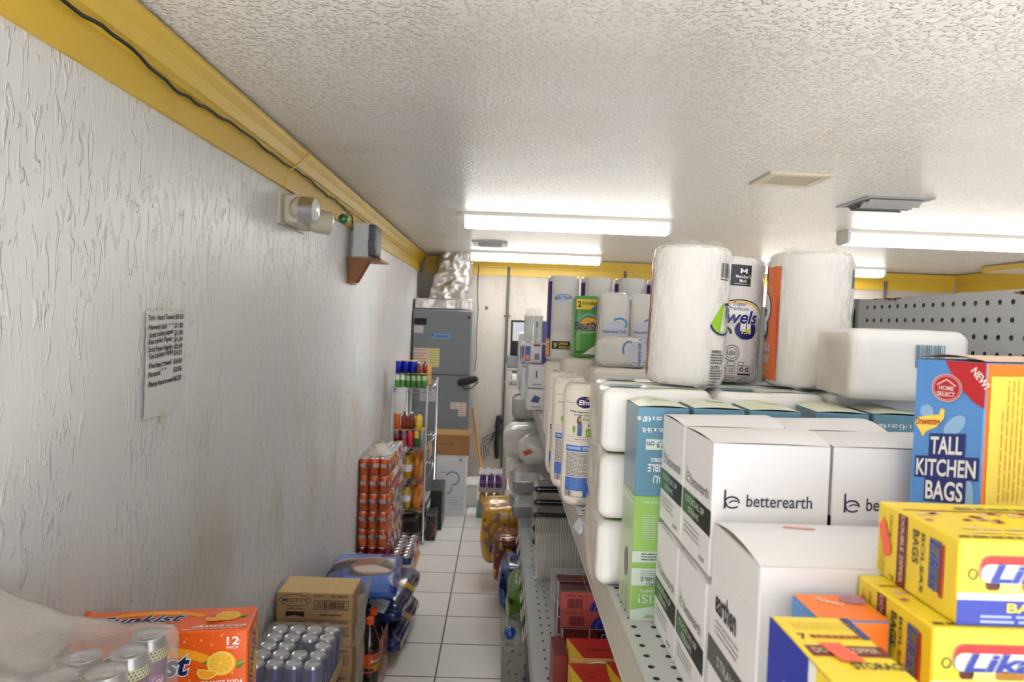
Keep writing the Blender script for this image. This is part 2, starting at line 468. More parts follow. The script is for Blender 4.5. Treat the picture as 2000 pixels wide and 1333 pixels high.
sof.box(4.40, RW - .051, 4.6, 6.2, 2.26, CE, CEIL); sof.box(4.36, 4.40, 4.6, 6.2, 2.262, 2.305, YELLOW); sof.box(4.40, RW - .051, 6.2, 6.24, 2.262, 2.305, YELLOW)
struct('trim_4', sof)

# ---- fluorescent fixtures
DIFF = mat('lamp_diffuser', (252, 252, 255), .3, emit=TUBE)
DIFS = mat('lamp_diffuser_side', (255, 250, 242), .3, emit=5.0)
ENDC = mat('lamp_end_cap', (226, 220, 208), .4)
def fixture(x0, x1, yc, label):
    w, h = .155, .08
    t = thing('fluorescent_light', label, 'ceiling light', ((x0 + x1) / 2, yc, CE - h - .006), 0, 'ceiling strip lights')
    L2 = (x1 - x0) / 2
    MB().box(-L2, L2, -w / 2 - .004, w / 2 + .004, h - .016, h + .006, mat('lamp_pan', (225, 222, 214), .4)).build('housing', t)
    d = MB(); sec = [(-w / 2, h - .017), (-w / 2, .022), (-w / 2 + .022, 0), (w / 2 - .022, 0), (w / 2, .022), (w / 2, h - .017)]
    vs = [(-L2 + .02, a, b) for a, b in sec] + [(L2 - .02, a, b) for a, b in sec]
    d.add(vs, [[i + 6, i + 7, i + 1, i] for i in range(5)] + [[5, 11, 6, 0], list(range(6)), list(range(6, 12))[::-1]], [DIFS, DIFS, DIFF, DIFS, DIFS, ENDC, ENDC, ENDC]); d.build('diffuser', t)
    for s in (-1, 1):
        e = MB(); xs = sorted((s * L2, s * (L2 - .0198)))
        k = 1.03; sc2 = [(a * k, min(h, b * 1.0) if b > .001 else -.003) for a, b in sec]
        vs = [(xs[0], a, b) for a, b in sc2] + [(xs[1], a, b) for a, b in sc2]
        e.add(vs, [[i + 6, i + 7, i + 1, i] for i in range(5)] + [[5, 11, 6, 0], list(range(6)), list(range(6, 12))[::-1]], ENDC); e.build('end_cap', t)
    return t
fixture(-.27, 1.035, 4.30, 'long lit fluorescent strip light on the ceiling above the towels, nearer one')
fixture(-.335, .935, 6.60, 'lit fluorescent strip light near the silver duct, smaller and further back')
fixture(2.19, 3.46, 4.42, 'lit fluorescent strip light cut off by the photo edge, beside the open ceiling vent')
fixture(2.52, 3.79, 6.80, 'far lit fluorescent strip light just above the right-hand towel roll')

# ---- ceiling vents
def vent_grille():
    t = thing('ceiling_vent', 'cream square ceiling grille with a honeycomb face', 'vent', (1.235, 2.98, CE))
    m = mat('cream_plastic', (214, 204, 178), .4)
    f = MB(); a, b, w = .135, .125, .035
    f.box(-a, a, -b, -b + w, -.012, 0, m); f.box(-a, a, b - w, b, -.012, 0, m); f.box(-a, -a + w, -b + w, b - w, -.012, 0, m); f.box(a - w, a, -b + w, b - w, -.012, 0, m); f.build('frame', t)
    g = MB(); g.box(-a + w, a - w, -b + w, b - w, -.002, 0, mat('vent_shadow', (120, 108, 84), .8), 0)
    for i in range(12):
        x = -a + w + (2 * a - 2 * w) * (i + .5) / 12; g.box(x - .003, x + .003, -b + w, b - w, -.009, -.002, m, 0)
    for j in range(9):
        y = -b + w + (2 * b - 2 * w) * (j + .5) / 9; g.box(-a + w, a - w, y - .003, y + .003, -.009, -.002, m, 0)
    g.build('grille', t)
vent_grille()
GREYM = mat('galvanised_grey', (170, 172, 172), .45, .4)
def vent_open():
    t = thing('ceiling_vent', 'open grey metal ceiling diffuser with hanging louvres', 'vent', (1.9, 3.43, CE))
    f = MB(); a, b = .165, .16
    for x0, x1, y0, y1 in ((-a, a, -b, -b + .03), (-a, a, b - .03, b), (-a, -a + .03, -b + .03, b - .03), (a - .03, a, -b + .03, b - .03)): f.box(x0, x1, y0, y1, -.006, 0, GREYM)
    f.build('frame', t)
    f = MB(); f.box(-a + .03, a - .03, -b + .03, b - .03, -.002, 0, mat('vent_throat', (110, 112, 114), .6), 0); f.build('duct_opening', t)
    for i in range(4):
        g = MB(); y = -b + .06 + i * .06
        R = Matrix.Translation((0, y, -.022)) @ Matrix.Rotation(math.radians(-38 if i < 2 else 38), 4, 'X')
        g.box(-a + .035, a - .035, -.022, .022, -.001, .001, GREYM, 0, R); g.build('louvre', t)
vent_open()
t = thing('ceiling_vent', 'small grey supply vent between the two aisle strip lights', 'vent', (-.125, 5.93, CE))
f = MB(); f.box(-.15, .15, -.19, .19, -.006, 0, GREYM); f.build('frame', t)
for i in range(8):
    g = MB(); g.box(-.10, .10, -.16 + i * .042, -.13 + i * .042, -.012, -.006, mat('vent_dark', (84, 84, 84), .6) if i % 2 else GREYM, 0); g.build('louvre', t)

# ---- things on the wall beside the aisle
t = thing('emergency_light', 'beige wall emergency light with two round lamp heads', 'emergency light', (LW, 2.76, 2.0))
BEIGE = mat('aged_beige_plastic', (196, 188, 168), .45, vary=.05)
b = MB(); b.box(0, .012, -.185, .13, -.012, .115, BEIGE); b.pillow(.028, .12, .055, BEIGE, .012, (0, 0, .006), 6, c=(.038, -.03, .05)); b.build('housing', t)
def head(y, x, z, dirv, refl):
    R = Vector(dirv).normalized().to_track_quat('Z', 'Y').to_matrix().to_4x4(); R.translation = (x, y, z)
    h = MB().lathe([(.012, -.052), (.030, -.047), (.042, -.034), (.0465, -.018), (.0475, -.012), (.0475, .040), (.0485, .044)], [BEIGE] * 4 + [SATIN if refl else BEIGE] * 2, 30, cap=False); h.v = [tuple(R @ Vector(v)) for v in h.v]; h.build('lamp_head', t)
    l = MB().lathe([(.0475, .043), (.04, .050), (.02, .055), (.001, .056)], mat('frosted_lens', (215, 210, 205), .2, coat=.5), 26, cap=False); l.v = [tuple(R @ Vector(v)) for v in l.v]; l.build('lens', t)
SATIN = mat('satin_chrome', (200, 202, 206), .34, 1)
head(-.135, .088, .050, (.93, -.05, -.06), True)
head(.045, .098, .030, (.92, .42, -.10), False)

t = thing('wall_bracket_shelf', 'small brown wooden bracket shelf fixed to the stucco wall', 'shelf', (LW, 3.72, 1.955))
b = MB(); b.box(0, .19, 0, .26, 0, .014, WOOD); b.build('board', t)
b = MB(); b.box(0, .016, .03, .23, -.125, -.001, WOOD); b.build('back_plate', t)
for y in (.0, .1):
    b = MB(); V = [(.016, y, -.001), (.115, y, -.001), (.05, y, -.12), (.016, y, -.12)]; V += [(x, yy + .014, z) for x, yy, z in V]
    b.add(V, [[0, 1, 2, 3], [7, 6, 5, 4], [0, 4, 5, 1], [1, 5, 6, 2], [2, 6, 7, 3], [3, 7, 4, 0]], WOOD); b.build('brace', t)
t = thing('loudspeaker', 'light grey loudspeaker on the brown wooden bracket shelf', 'speaker', (LW + .028, 3.74, 1.9695))
GR = mat('speaker_grey', (206, 209, 212), .5); GRD = mat('speaker_dark', (86, 90, 96), .5)
b = MB(); b.box(0, .085, 0, .2, 0, .193, GR, .006); b.build('cabinet', t)
b = MB(); b.pillow(.022, .092, .088, GRD, .018, (.006, 0, 0), 8, c=(.102, .1, .10)); b.build('grille', t)
b = MB(); b.box(.085, .122, -.004, .03, .05, .1, GRD, .003); b.build('mount', t)

b = MB(); b.lathe([(.0005, -.026)] + [(.026 * math.cos(a), .026 * math.sin(a)) for a in [math.radians(q) for q in range(-80, 81, 10)]] + [(.0005, .026)], mat('green_bauble', (24, 120, 50), .18, .5, coat=1), 24, cap=False)
b.lathe([(.006, .025), (.006, .034)], SILVER, 10); tag(b.build('bauble', loc=(-.80, 3.40, 2.128)), 'shiny green ball ornament hanging beside the loudspeaker', 'ornament')
pts = [(1.284, 2.211), (1.481, 2.221), (1.716, 2.196), (1.89, 2.204), (2.145, 2.217), (2.51, 2.210), (2.868, 2.221), (3.2, 2.205), (3.35, 2.214), (3.6, 2.20), (3.73, 2.19), (3.75, 2.15)]
P2 = [(LW + .024, .2, 2.222), (LW + .024, .7, 2.205)] + [(LW + .024, y, z) for y, z in pts]
sm = []
for i in range(len(P2) - 1):
    for k in range(6):
        q = k / 6; sm.append(tuple(a + (c - a) * q for a, c in zip(P2[i], P2[i + 1])))
sm = [(x, y, z + .003 * math.sin(i * 1.7)) for i, (x, y, z) in enumerate(sm)]
tag(MB().tube(sm, .0042, mat('black_cable', (30, 26, 20), .5)).build('cable'), 'long dark cable sagging along the yellow ceiling trim', 'cable')
tag(MB().tube([(LW + .055, 2.807, 2.303), (LW + .04, 2.7, 2.24), (LW + .03, 2.618, 2.19), (LW + .022, 2.606, 2.15), (LW + .02, 2.606, 2.12)], .003, mat('yellow_cord', (226, 190, 70), .4)).build('cord'), 'short yellow cord running from the trim to the emergency light', 'cord')

# price list taped to the wall
t = thing('price_list', 'handwritten price list taped to the rough stucco wall', 'paper', (LW + .004, 1.642, 1.383))
PAPER = mat('old_paper', (206, 204, 200), .5, bump=(9, .2, (1, 1, 1), .004)); INK = K(30, 28, 32)
b = MB(); b.sheet(lambda u, v: (.0015 * math.sin(u * 5 + v * 3) + .002, u * .193, v * .264), 12, 14, PAPER)
g = G(b, lambda a, c, l: Vector((.0035 + .0015 * math.sin(a / .193 * 5 + c / .264 * 3) + .0004 * l, a, c)))
R = random.Random(4)
rows = [('Tork - Hand Towel', '$3.30', .245), ('Heavenly Soft  "  "', '$1.90', .222), ('Scott toilet paper', '$1.90', .202), ('Rex toilet Paper', '$1.34', .186), ('Scott Paper Napkin', '$2.69', .168), ('Tork Luncheon Napkin', '$ 8.25', .150), ('Viva hand towel', '$4.49', .128), ('Paraces "  "', '$3.36', .106), ('Plenty hand towel', '$6.20', .083)]
for i, (a, c, z) in enumerate(rows):
    w = min(.125, .0078 * len(a)); g.text(a, .008 + R.uniform(0, .005), z - .006, .0125, INK, 2, w, .06, .15, R.uniform(-.02, .05), slope=.04)
    g.text(c, .142, z - .002, .0125, INK, 2, .042, .06, .12, R.uniform(-.03, .06))
b.build('sheet', t)
TAPE = mat('old_tape', (196, 194, 170), .35)
for z0, z1 in ((.255, .288), (-.02, .012)):
    b = MB(); b.box(.0002, .0045, .086, .099, z0, z1, TAPE, 0); b.build('tape', t)
b = MB(); b.box(.0005, .0025, 0, .14, 0, .19, mat('pale_paper', (214, 216, 222), .5), 0); tag(b.build('paper_strip', loc=(LW, 4.0, 1.295)), 'blank pale paper strip stuck to the wall above the orange cans', 'paper')
# ================================================================ goods along the wall
ORANGE = K(238, 96, 24, .3); NAVY = K(20, 34, 100); LEAF = K(40, 130, 40); AMBER = K(250, 168, 20); PEEL = K(252, 214, 110); FLESH = K(246, 186, 40)
DROP = K(252, 150, 90, .2); DROPW = K(255, 214, 186, .2)

def orange_fruit(g, a, b, r, l=2, sq=1):
    for q, w in ((.35, .5), (.05, .25)):
        g.poly([(a + r * 1.0, b - r * .35 + q * r), (a + r * 1.75, b - r * .1 + q * r), (a + r * 1.25, b - r * .55 + q * r)], K(96, 180, 50) if q > .2 else LEAF, l)
    g.poly([(a - r * 1.5, b + .1 * r), (a - r * .7, b + r * .35), (a - r * .6, b - r * .2)], LEAF, l)
    g.ell(a, b, r * 1.08, r * .98, AMBER, l + 1); g.ell(a - r * .06, b + r * .04, r * .98, r * .9, PEEL, l + 2); g.ell(a - r * .06, b + r * .04, r * .86, r * .79, FLESH, l + 3)
    for k in range(9):
        t = k * 2 * math.pi / 9 + .2
        g.poly([(a - r * .06 + r * .12 * math.cos(t), b + r * .04 + r * .12 * math.sin(t)), (a - r * .06 + r * .82 * math.cos(t - .04), b + r * .04 + r * .75 * math.sin(t - .04)), (a - r * .06 + r * .82 * math.cos(t + .04), b + r * .04 + r * .75 * math.sin(t + .04))], PEEL, l + 4)
    g.ell(a - r * .06, b + r * .04, r * .13, r * .12, PEEL, l + 5)
    g.ell(a - r * 1.0, b - r * .55, r * .75, r * .62, PEEL, l + 6, arc=(math.pi * .83, math.pi * 1.97), rot=.1); g.ell(a - r * 1.0, b - r * .57, r * .63, r * .52, AMBER, l + 7, arc=(math.pi * .85, math.pi * 1.95), rot=.1)

def drops(g, a0, b0, a1, b1, n, seed):
    R = random.Random(seed)
    for i in range(n):
        a, b = R.uniform(a0, a1), R.uniform(b0, b1); r = R.choice((.0008, .0011, .0015, .0024))
        g.ell(a, b, r, r * 1.35, DROP, 1, n=10, rot=-.4); g.ell(a + r * .3, b - r * .4, r * .45, r * .4, DROPW, 2, n=8)

def sunkist(loc, rz):
    t = thing('soda_carton', 'orange 12-pack soda carton with sliced orange artwork, torn open at one end', 'soda carton', loc, rz)
    Lx, D, H = .335, .114, .20
    b = MB(); b.box(-Lx, 0, 0, D, -H, 0, ORANGE, .003)
    F = faces(b, -Lx, 0, 0, D, -H, 0)
    f = F['front']; drops(f, .03, .02, Lx - .004, H - .004, 130, 3)
    f.ring(.165, H - .085, .12, .055, .02, AMBER, 2, (.3, 2.9))
    f.text('Sunkist', .052, H - .092, .044, NAVY, 3, .172, .055, .28, .03, outline=WHITE, ow=.075)
    f.text('orange', .135, H - .135, .018, WHITE, 3, .08, .05, .2, outline=BLACK, ow=.06)
    f.text('12', Lx - .041, H - .03, .016, WHITE, 3, .024, .05); f.text('PACK', Lx - .041, H - .0385, .0055, WHITE, 3, .024, .04)
    orange_fruit(f, Lx - .050, H - .068, .0265, 3)
    f.text('ORANGE SODA', Lx - .09, H - .112, .009, WHITE, 3, .082, .05, .1)
    f = F['top']; drops(f, .03, .01, Lx - .004, D - .004, 60, 5)
    f.ring(.13, .062, .11, .04, .016, AMBER, 2, (.2, 2.9))
    f.text('Sunkist', .03, .046, .034, NAVY, 3, .165, .055, .3, .03, outline=WHITE, ow=.07)
    f.text('orange', .112, .022, .014, WHITE, 3, .072, .05, .2, outline=BLACK, ow=.06)
    orange_fruit(f, Lx - .052, .066, .024, 3)
    f.text('ORANGE SODA', Lx - .112, .014, .010, WHITE, 3, .105, .04, .15); f.lines(Lx - .13, .006, Lx - .01, .010, 1, WHITE, 3)
    f = F['right']
    f.ring(.064, H - .09, .048, .075, .014, AMBER, 2, (.2, 3.4))
    f.text('Sunkist', .034, H - .158, .034, NAVY, 3, .135, .055, .28, math.radians(72), outline=WHITE, ow=.07)
    f.text('12', .008, H - .032, .014, WHITE, 3, .014, .05); f.text('PACK', .008, H - .039, .005, WHITE, 3, .014, .04)
    f.ell(.082, H - .11, .024, .03, AMBER, 2); f.ell(.082, H - .11, .019, .025, FLESH, 3)
    b.build('box', t)
    fl = MB(); fl.sheet(lambda u, v: (-Lx + .012 - .020 * u, .012 + .09 * v, .0012 + .008 * math.sin(u * 2.2) - .03 * u * u * (1 - v)), 8, 8, ORANGE); fl.build('torn_flap', t)
sunkist((-.497, 1.392, 1.0), math.radians(10))

CASE = mat('brown_case', (176, 138, 92), .8, vary=.08)
def case(x0, x1, y0, y1, z0, z1, label):
    t = thing('cardboard_case', label, 'box', ((x0 + x1) / 2, (y0 + y1) / 2, z0)); a, b, h = (x1 - x0) / 2, (y1 - y0) / 2, z1 - z0
    MB().box(-a, a, -b, b, 0, h, CASE).build('box', t)
    MB().box(-a, a, -.025, .025, h, h + .0004, TAPE, 0).build('packing_tape', t)
case(-.845, -.49, 1.17, 1.50, 0, .7795, 'tall plain brown case under the orange soda carton')
case(-.845, -.50, .76, 1.16, 0, .94, 'tall plain brown case under the purple cans')

# purple slim cans in shrink wrap
PURP = mat('purple_can', (96, 44, 92), .25, .5); PURP2 = K(170, 70, 150, .25); PALE = K(224, 222, 150, .3); OLIVE = K(70, 84, 40, .4)
def slim_can(r, h):
    t = thing('soda_can', 'slim purple can with a yellow-green diamond band in the shrink-wrapped pack', 'can', (0, 0, 0), 0, 'purple slim cans under film')
    b = MB(); b.lathe([(r * .8, 0), (r, .006), (r, h - .016), (r * .9, h - .004), (r * .9, h)], [SILVER, PURP, SILVER, SILVER], 32, cap=False)
    g = G.cyl(b, (0, 0, 0), r); g.rect(-math.pi * r, h - .034, math.pi * r, h - .0165, PALE, 0)
    n = 30; w = 2 * math.pi * r / n
    for i in range(n):
        for k in range(3):
            a = -math.pi * r + (i + .5 * (k % 2) + .5) * w; z = h - .0305 + k * .0052; g.poly([(a - w * .38, z), (a, z - .0026), (a + w * .38, z), (a, z + .0026)], OLIVE, 1)
    for q in range(7): g.rect(-math.pi * r, h - .037 - q * .004, math.pi * r, h - .036 - q * .004, PURP2, 0)
    g.ell(.012, h - .085, .018, .03, PURP2, 0)
    g.text('Zoi', -.002, h - .075, .016, WHITE, 1, .026, .03, .2); g.text('Zoi', -.06, h - .075, .016, WHITE, 1, .026, .03, .2)
    b.build('body', t)
    l = MB(); l.lathe([(r * .905, h - .002), (r * .93, h + .001), (r * .90, h + .002), (r * .82, h - .004), (.0005, h - .0045)], SILVER, 32, cap=False); l.build('lid', t)
    q = MB(); q.pillow(.010, .006, .0008, SILVER, .0008, n=4, c=(.002, 0, h - .0028)); q.build('pull_tab', t)
    return t
z0 = .941
c0 = slim_can(.0285, .178); first = True
for i in range(4):
    for j in range(6 if i == 0 else 5):
        p = (-.556 - i * .0605 + .0008 * math.sin(j * 2.1 + i), 1.106 - (0, .076, .10, .10)[i] - j * .0600 + .0006 * math.sin(i * 3 + j), z0)
        rz = .5 + .7 * math.sin(i * 5 + j * 3)
        if first: c0.location = p; c0.rotation_euler = (0, 0, rz); first = False
        else: dup(c0, p, rz)
def film(u, v):
    x = -.85 + .328 * min(1, u / .93); y = .75 + .389 * min(1, v / .97)
    z = 1.128 + .012 * noise.noise(Vector((x * 14, y * 9, 1))) + .004 * noise.noise(Vector((x * 40, y * 24, 2)))
    z += .075 * max(0, (.5 - u) / .5) ** 1.4 * (.6 + .4 * v)
    z = max(z, 1.1235)
    if u > .93: z -= .13 * ((u - .93) / .07)
    if v > .97: z -= .05 * ((v - .97) / .03)
    return (x, y, z)
FOG2 = mat('thin_foggy_film', (205, 200, 196), .22, alpha=.36, bump=(9, .35, (1, 2.2, 1), .02))
f1 = MB().sheet(film, 46, 46, FOG2)
for q in range(12): f1.mats.append(mat('milky_film_%d' % q, (205, 200, 196), .25, alpha=.70 - .03 * q, bump=(9, .35, (1, 2.2, 1), .02)))
f1.mi = [1 + min(11, int(max(0, (k % 46) + 5 * math.sin((k // 46) * .21 + 1) - 4) / 2.9)) for k in range(len(f1.f))]
tag(f1.build('shrink_wrap'), 'cloudy loose plastic wrap draped over the purple slim cans', 'plastic wrap')

# silver-topped cans in cardboard trays, in front of the brown juice cartons
BLUEC = mat('blue_can_print', (52, 58, 128), .28, .45)
def can_mesh(name, r, h, body, band=None, top=SILVER):
    b = MB(); b.lathe([(r * .8, 0), (r, h * .05), (r, h * .55), (r, h * .945), (r * .86, h * .985), (r * .86, h), (r * .80, h), (r * .76, h - .004), (.0005, h - .004)], [body, body, band or body, top, top, top, top, top], 20, cap=False)
    return b
def energy_can():
    t = thing('energy_drink_can', 'silver-topped blue can in the film-wrapped cardboard tray', 'can', (0, 0, 0), 0, 'blue cans in cardboard trays')
    can_mesh('c', .0295, .15, BLUEC).build('body', t)
    MB().lathe([(.022, .1462), (.0005, .1466)], SILVER, 18, cap=False).build('lid', t)
    return t
ec = energy_can(); first = True
for lay, zb in ((0, .358), (1, .196), (2, .034)):
    for i in range(4):
        for j in range(5):
            if lay and not (i == 0 or j == 0): continue
            if lay == 0 and (i, j) == (1, 2): continue      # one can has been taken out of the pack
            p = (-.578 - i * .062, 2.215 + j * .062, zb)
            if first: ec.location = p; first = False
            else: dup(ec, p, i + j * .7)
for k, zb in enumerate((.345, .183, .021)):
    b = MB(); x0, x1, y0, y1 = -.8, -.5425, 2.180, 2.498
    b.box(x0, x1, y0, y1, zb, zb + .012, CARD); hgt = .05
    b.box(x1 - .003, x1, y0, y1, zb + .012, zb + hgt, CARD, 0); b.box(x0, x0 + .003, y0, y1, zb + .012, zb + hgt, CARD, 0)
    b.box(x0 + .003, x1 - .003, y0, y0 + .003, zb + .012, zb + hgt, CARD, 0); b.box(x0 + .003, x1 - .003, y1 - .003, y1, zb + .012, zb + hgt, CARD, 0)
    tag(b.build('can_tray'), ('topmost cardboard tray of silver-topped cans in front of the brown cartons', 'middle cardboard tray in the stack of blue cans', 'bottom cardboard tray of the blue can stack, on the pallet board')[k], 'tray')
tag(MB().box(-.84, -.5, 2.12, 2.9, .0, .02, WOOD).build('pallet_board'), 'low wooden board under the brown juice cartons', 'board')
def film2(u, v):
    x = -.80 + .260 * min(1, u / .9); y = 2.176 + .324 * max(0, (v - .1) / .9)
    z = .5135 + .003 * noise.noise(Vector((x * 30, y * 30, 3)))
    if u > .9: z -= .13 * ((u - .9) / .1)
    if v < .1 : z -= .11 * ((.1 - v) / .1)
    return (x, y, z)
tag(MB().sheet(film2, 50, 50, FILM).build('shrink_wrap'), 'clear shrink film over the tray of silver-topped cans', 'plastic wrap')

# brown juice cartons
KRAFT = mat('kraft_carton', (186, 148, 106), .8, vary=.06); KTOP = mat('kraft_top', (216, 184, 126), .8, vary=.08); PR = K(58, 44, 36)
def juice_carton(i):
    t = thing('juice_carton', '', 'box', (-.69, 2.735, .021 + i * .1085), 0, 'brown juice cartons by the wall')
    hx, hy, h = .148, .085, .108
    b = MB(); b.box(-hx, hx, -hy, hy, 0, h, {'': KRAFT, '+z': KTOP}, .003)
    f = faces(b, -hx, hx, -hy, hy, 0, h)['front']
    f.ring(.073, .078, .062, .024, .0025, PR, 2); f.text("MOTT'S", .073, .071, .015, PR, 2, .098, .05, 0, 0, 'c')
    f.text('100% Juice', .073, .043, .006, PR, 2, .065, .03, 0, 0, 'c'); f.rect(.037, .012, .11, .034, PR, 2); f.poly([(.037, .012), (.073, .02), (.11, .012), (.11, .010), (.037, .010)], KRAFT, 3)
    f.text('10158391', .213, .092, .011, PR, 2, .066, .04); f.lines(.145, .092, .19, .102, 2, PR, 2)
    f.frame(.146, .044, .282, .081, .0025, PR, 2); f.bars(.158, .049, .270, .076, PR, 2, 5, 40); f.lines(.17, .018, .26, .028, 1, PR, 2, .5)
    tp = faces(b, -hx, hx, -hy, hy, 0, h)['top']
    for k in range(1, 8): tp.rect(k * .037, .004, k * .037 + .0012, .166, K(190, 160, 112), 1)
    b.build('box', t); return t
labs = ['lowest brown juice carton of the stack by the wall', 'second lowest brown juice carton in the wall stack', 'middle brown juice carton of the stack, barcode partly hidden by cans', 'brown juice carton just under the topmost, number half hidden by cans', "topmost brown juice carton with an oval maker's mark and yellowed top"]
j0 = juice_carton(0); j0['label'] = labs[0]
for i in range(1, 5): dup(j0, (-.69 + .003 * math.sin(i * 4), 2.735 + .004 * math.cos(i * 2.2), .021 + i * .1085), .012 * math.sin(i * 3), labs[i])
WRAP = mat('crumpled_stretch_film', (214, 206, 186), .25, alpha=.55, bump=(18, .9, (1, 1, .4), .02))
def wrapf(u, v):
    z = .05 + .51 * v; y = 2.64 + .20 * u
    return (-.531 + .012 * noise.noise(Vector((y * 22, z * 9, 1))) + .010 * math.sin(u * 9 + v * 5) * (.3 + v) + .02 * v * v, y, z + .012 * noise.noise(Vector((y * 15, z * 12, 5))) * v)
tag(MB().sheet(wrapf, 26, 34, WRAP).build('stretch_wrap'), 'crumpled stretch film hanging down the aisle side of the brown cartons', 'plastic wrap')

# ---- pet food bags piled behind the cartons
BAGB = mat('blue_bag', (62, 112, 196), .25, coat=.4, bump=(10, .25, (1, 1, 1), .01)); BAGD = mat('deep_blue_bag', (40, 56, 140), .25, coat=.4, bump=(10, .25, (1, 1, 1), .01))
BAGN = mat('navy_bag', (28, 44, 88), .22, coat=.5, bump=(9, .4, (1, 1, 1), .012)); BAGY = mat('bag_yellow', (206, 160, 40), .3, coat=.4)
FUR = mat('dog_photo_brown', (150, 112, 84), .35, vary=.3, bump=(30, .2, (1, 1, 1), .004)); FURD = mat('dog_photo_dark', (52, 44, 40), .35, vary=.3); FURL = mat('dog_photo_cream', (206, 192, 176), .35, vary=.1)
t = thing('pet_food_bag', 'bright blue pet food bag with a dog picture lying on top of the navy bags', 'pet food bag', (-.635, 3.355, .369), .08)
BAGL = mat('pale_blue_bag', (112, 158, 222), .25, coat=.5, bump=(14, .5, (1, 1, 1), .01)); RIB = K(190, 176, 190, .3)
def bm(x, y, z):
    w = noise.noise(Vector((x * 3, y * 3, 2))) * .06
    if z < .05: return BAGB
    if y > .42 + .05 * x: return BAGD if x > .42 else BAGL
    if x > .80: return BAGD
    e = y - .40 - .04 * x
    if -.07 < e < 0: return RIB
    if y < -.60 + .25 * x * x: return BAGB if x > -.45 else BAGD
    hx_, hy_ = x - .25, y + .08                                   # the printed dog: muzzle, cheeks, ears
    if (hx_ / .50) ** 2 + ((hy_ + .16) / .20) ** 2 < 1 + w: return FURL
    if ((x - .62) / .17) ** 2 + ((y - .02) / .3) ** 2 < 1 + w: return FURD
    if (hx_ / .60) ** 2 + (hy_ / .46) ** 2 < 1 + w * 2: return FUR
    if x < -.35 and y < -.1: return FURD if y > -.25 else BAGD
    return FUR if y > .22 + w else FURD
b = MB(); b.pillow(.175, .235, .044, BAGB, .032, (0, 0, .012), 110, .007, 11, 3, matfn=bm, pinch=.42)
g = G(b, lambda a, c, l: Vector((a, c, .058 - .012 * (a / .175) ** 2 - .034 * (c / .235) ** 4 + .004 + .0012 * l)))
g.text('alpo', -.10, .165, .026, WHITE, 2, .07, .05, .3); g.text('COME & GET IT', -.115, .125, .018, NAVY, 2, .13, .05)
b.build('bag', t)
def navy_bag(z, label, seed, lab):
    t = thing('pet_food_bag', label, 'pet food bag', (-.60, 3.49, z), -.06)
    def nm(x, y, zz):
        s = y * .9 + .35 * x + zz * .25
        if .45 < s < .62 and zz > -.6: return BAGY
        if zz < -.55 and y < -.3: return BAGY if seed == 2 else BAGN
        if -.85 < y < -.5 and -.5 < zz < -.15 and x > -.2: return BAGY
        return BAGN
    b = MB(); b.pillow(.185, .285, .056, BAGN, .042, (.004, .008, .012), 80, .012, 8, seed, matfn=nm, pinch=.35); b.build('bag', t)
    if lab:
        l = MB(); Rm = Matrix.Translation((.075, -.262, .05)) @ Matrix.Rotation(math.radians(-24), 4, 'Z') @ Matrix.Rotation(math.radians(42), 4, 'X')
        l.box(-.055, .055, -.032, .032, .0, .001, K(214, 214, 216), 0, Rm); g = G(l, lambda a, c, q: Rm @ Vector((a, c, .0011 + .0003 * q)))
        g.text('SKU', -.045, .016, .011, BLACK, 1, .03, .05); g.lines(-.046, -.024, .046, .012, 4, K(120, 120, 124), 1); l.build('shipping_label', t)
navy_bag(.076, 'lower navy and yellow pet food bag lying on the floor tiles', 2, False)
navy_bag(.229, 'navy pet food bag with a white label, pressed under the bright blue bag', 1, True)

# ---- big bottles in film, orange caps
SODA = mat('dark_soda', (40, 18, 16), .1, coat=1); OCAP = K(240, 92, 24, .35); OLAB = mat('orange_label', (214, 92, 44), .3, coat=.3)
def big_bottle():
    t = thing('soda_bottle', 'dark soda bottle with orange cap and label beside the brown cartons', 'bottle', (0, 0, 0), 0, 'orange-capped bottles')
    b = MB(); b.lathe([(.036, 0), (.047, .012), (.048, .10), (.044, .13), (.048, .17), (.047, .205), (.03, .25), (.014, .285), (.014, .30)], SODA, 22); b.build('body', t)
    l = MB(); l.lathe([(.0485, .09), (.0450, .13), (.0487, .172)], OLAB, 22, cap=False)
    g = G.cyl(l, (0, 0, .115), .0475, -.9); g.text('fresh', -.03, .018, .014, WHITE, 2, .05, .05, .2); g.ell(.0, -.006, .022, .014, K(190, 180, 40), 1); l.build('label', t)
    c = MB(); c.lathe([(.017, .288), (.0175, .31), (.016, .316)], OCAP, 18); c.build('cap', t); return t
bb = big_bottle(); bb.location = (-.535, 3.0, .0); bb.rotation_euler = (0, 0, .3)
for x, y in ((-.64, 3.0), (-.537, 3.1), (-.645, 3.11)): dup(bb, (x, y, 0), x * 9)
tag(MB().sheet(lambda u, v: (-.476 + .005 * noise.noise(Vector((u * 8, v * 7, 2))), 2.93 + .21 * u, .01 + .24 * v), 16, 16, mat('tinted_pack_film', (220, 120, 80), .15, alpha=.45, bump=(20, .8, (1, 1, 1), .02))).build('shrink_wrap'), 'orange printed film round the orange-capped bottles', 'plastic wrap')

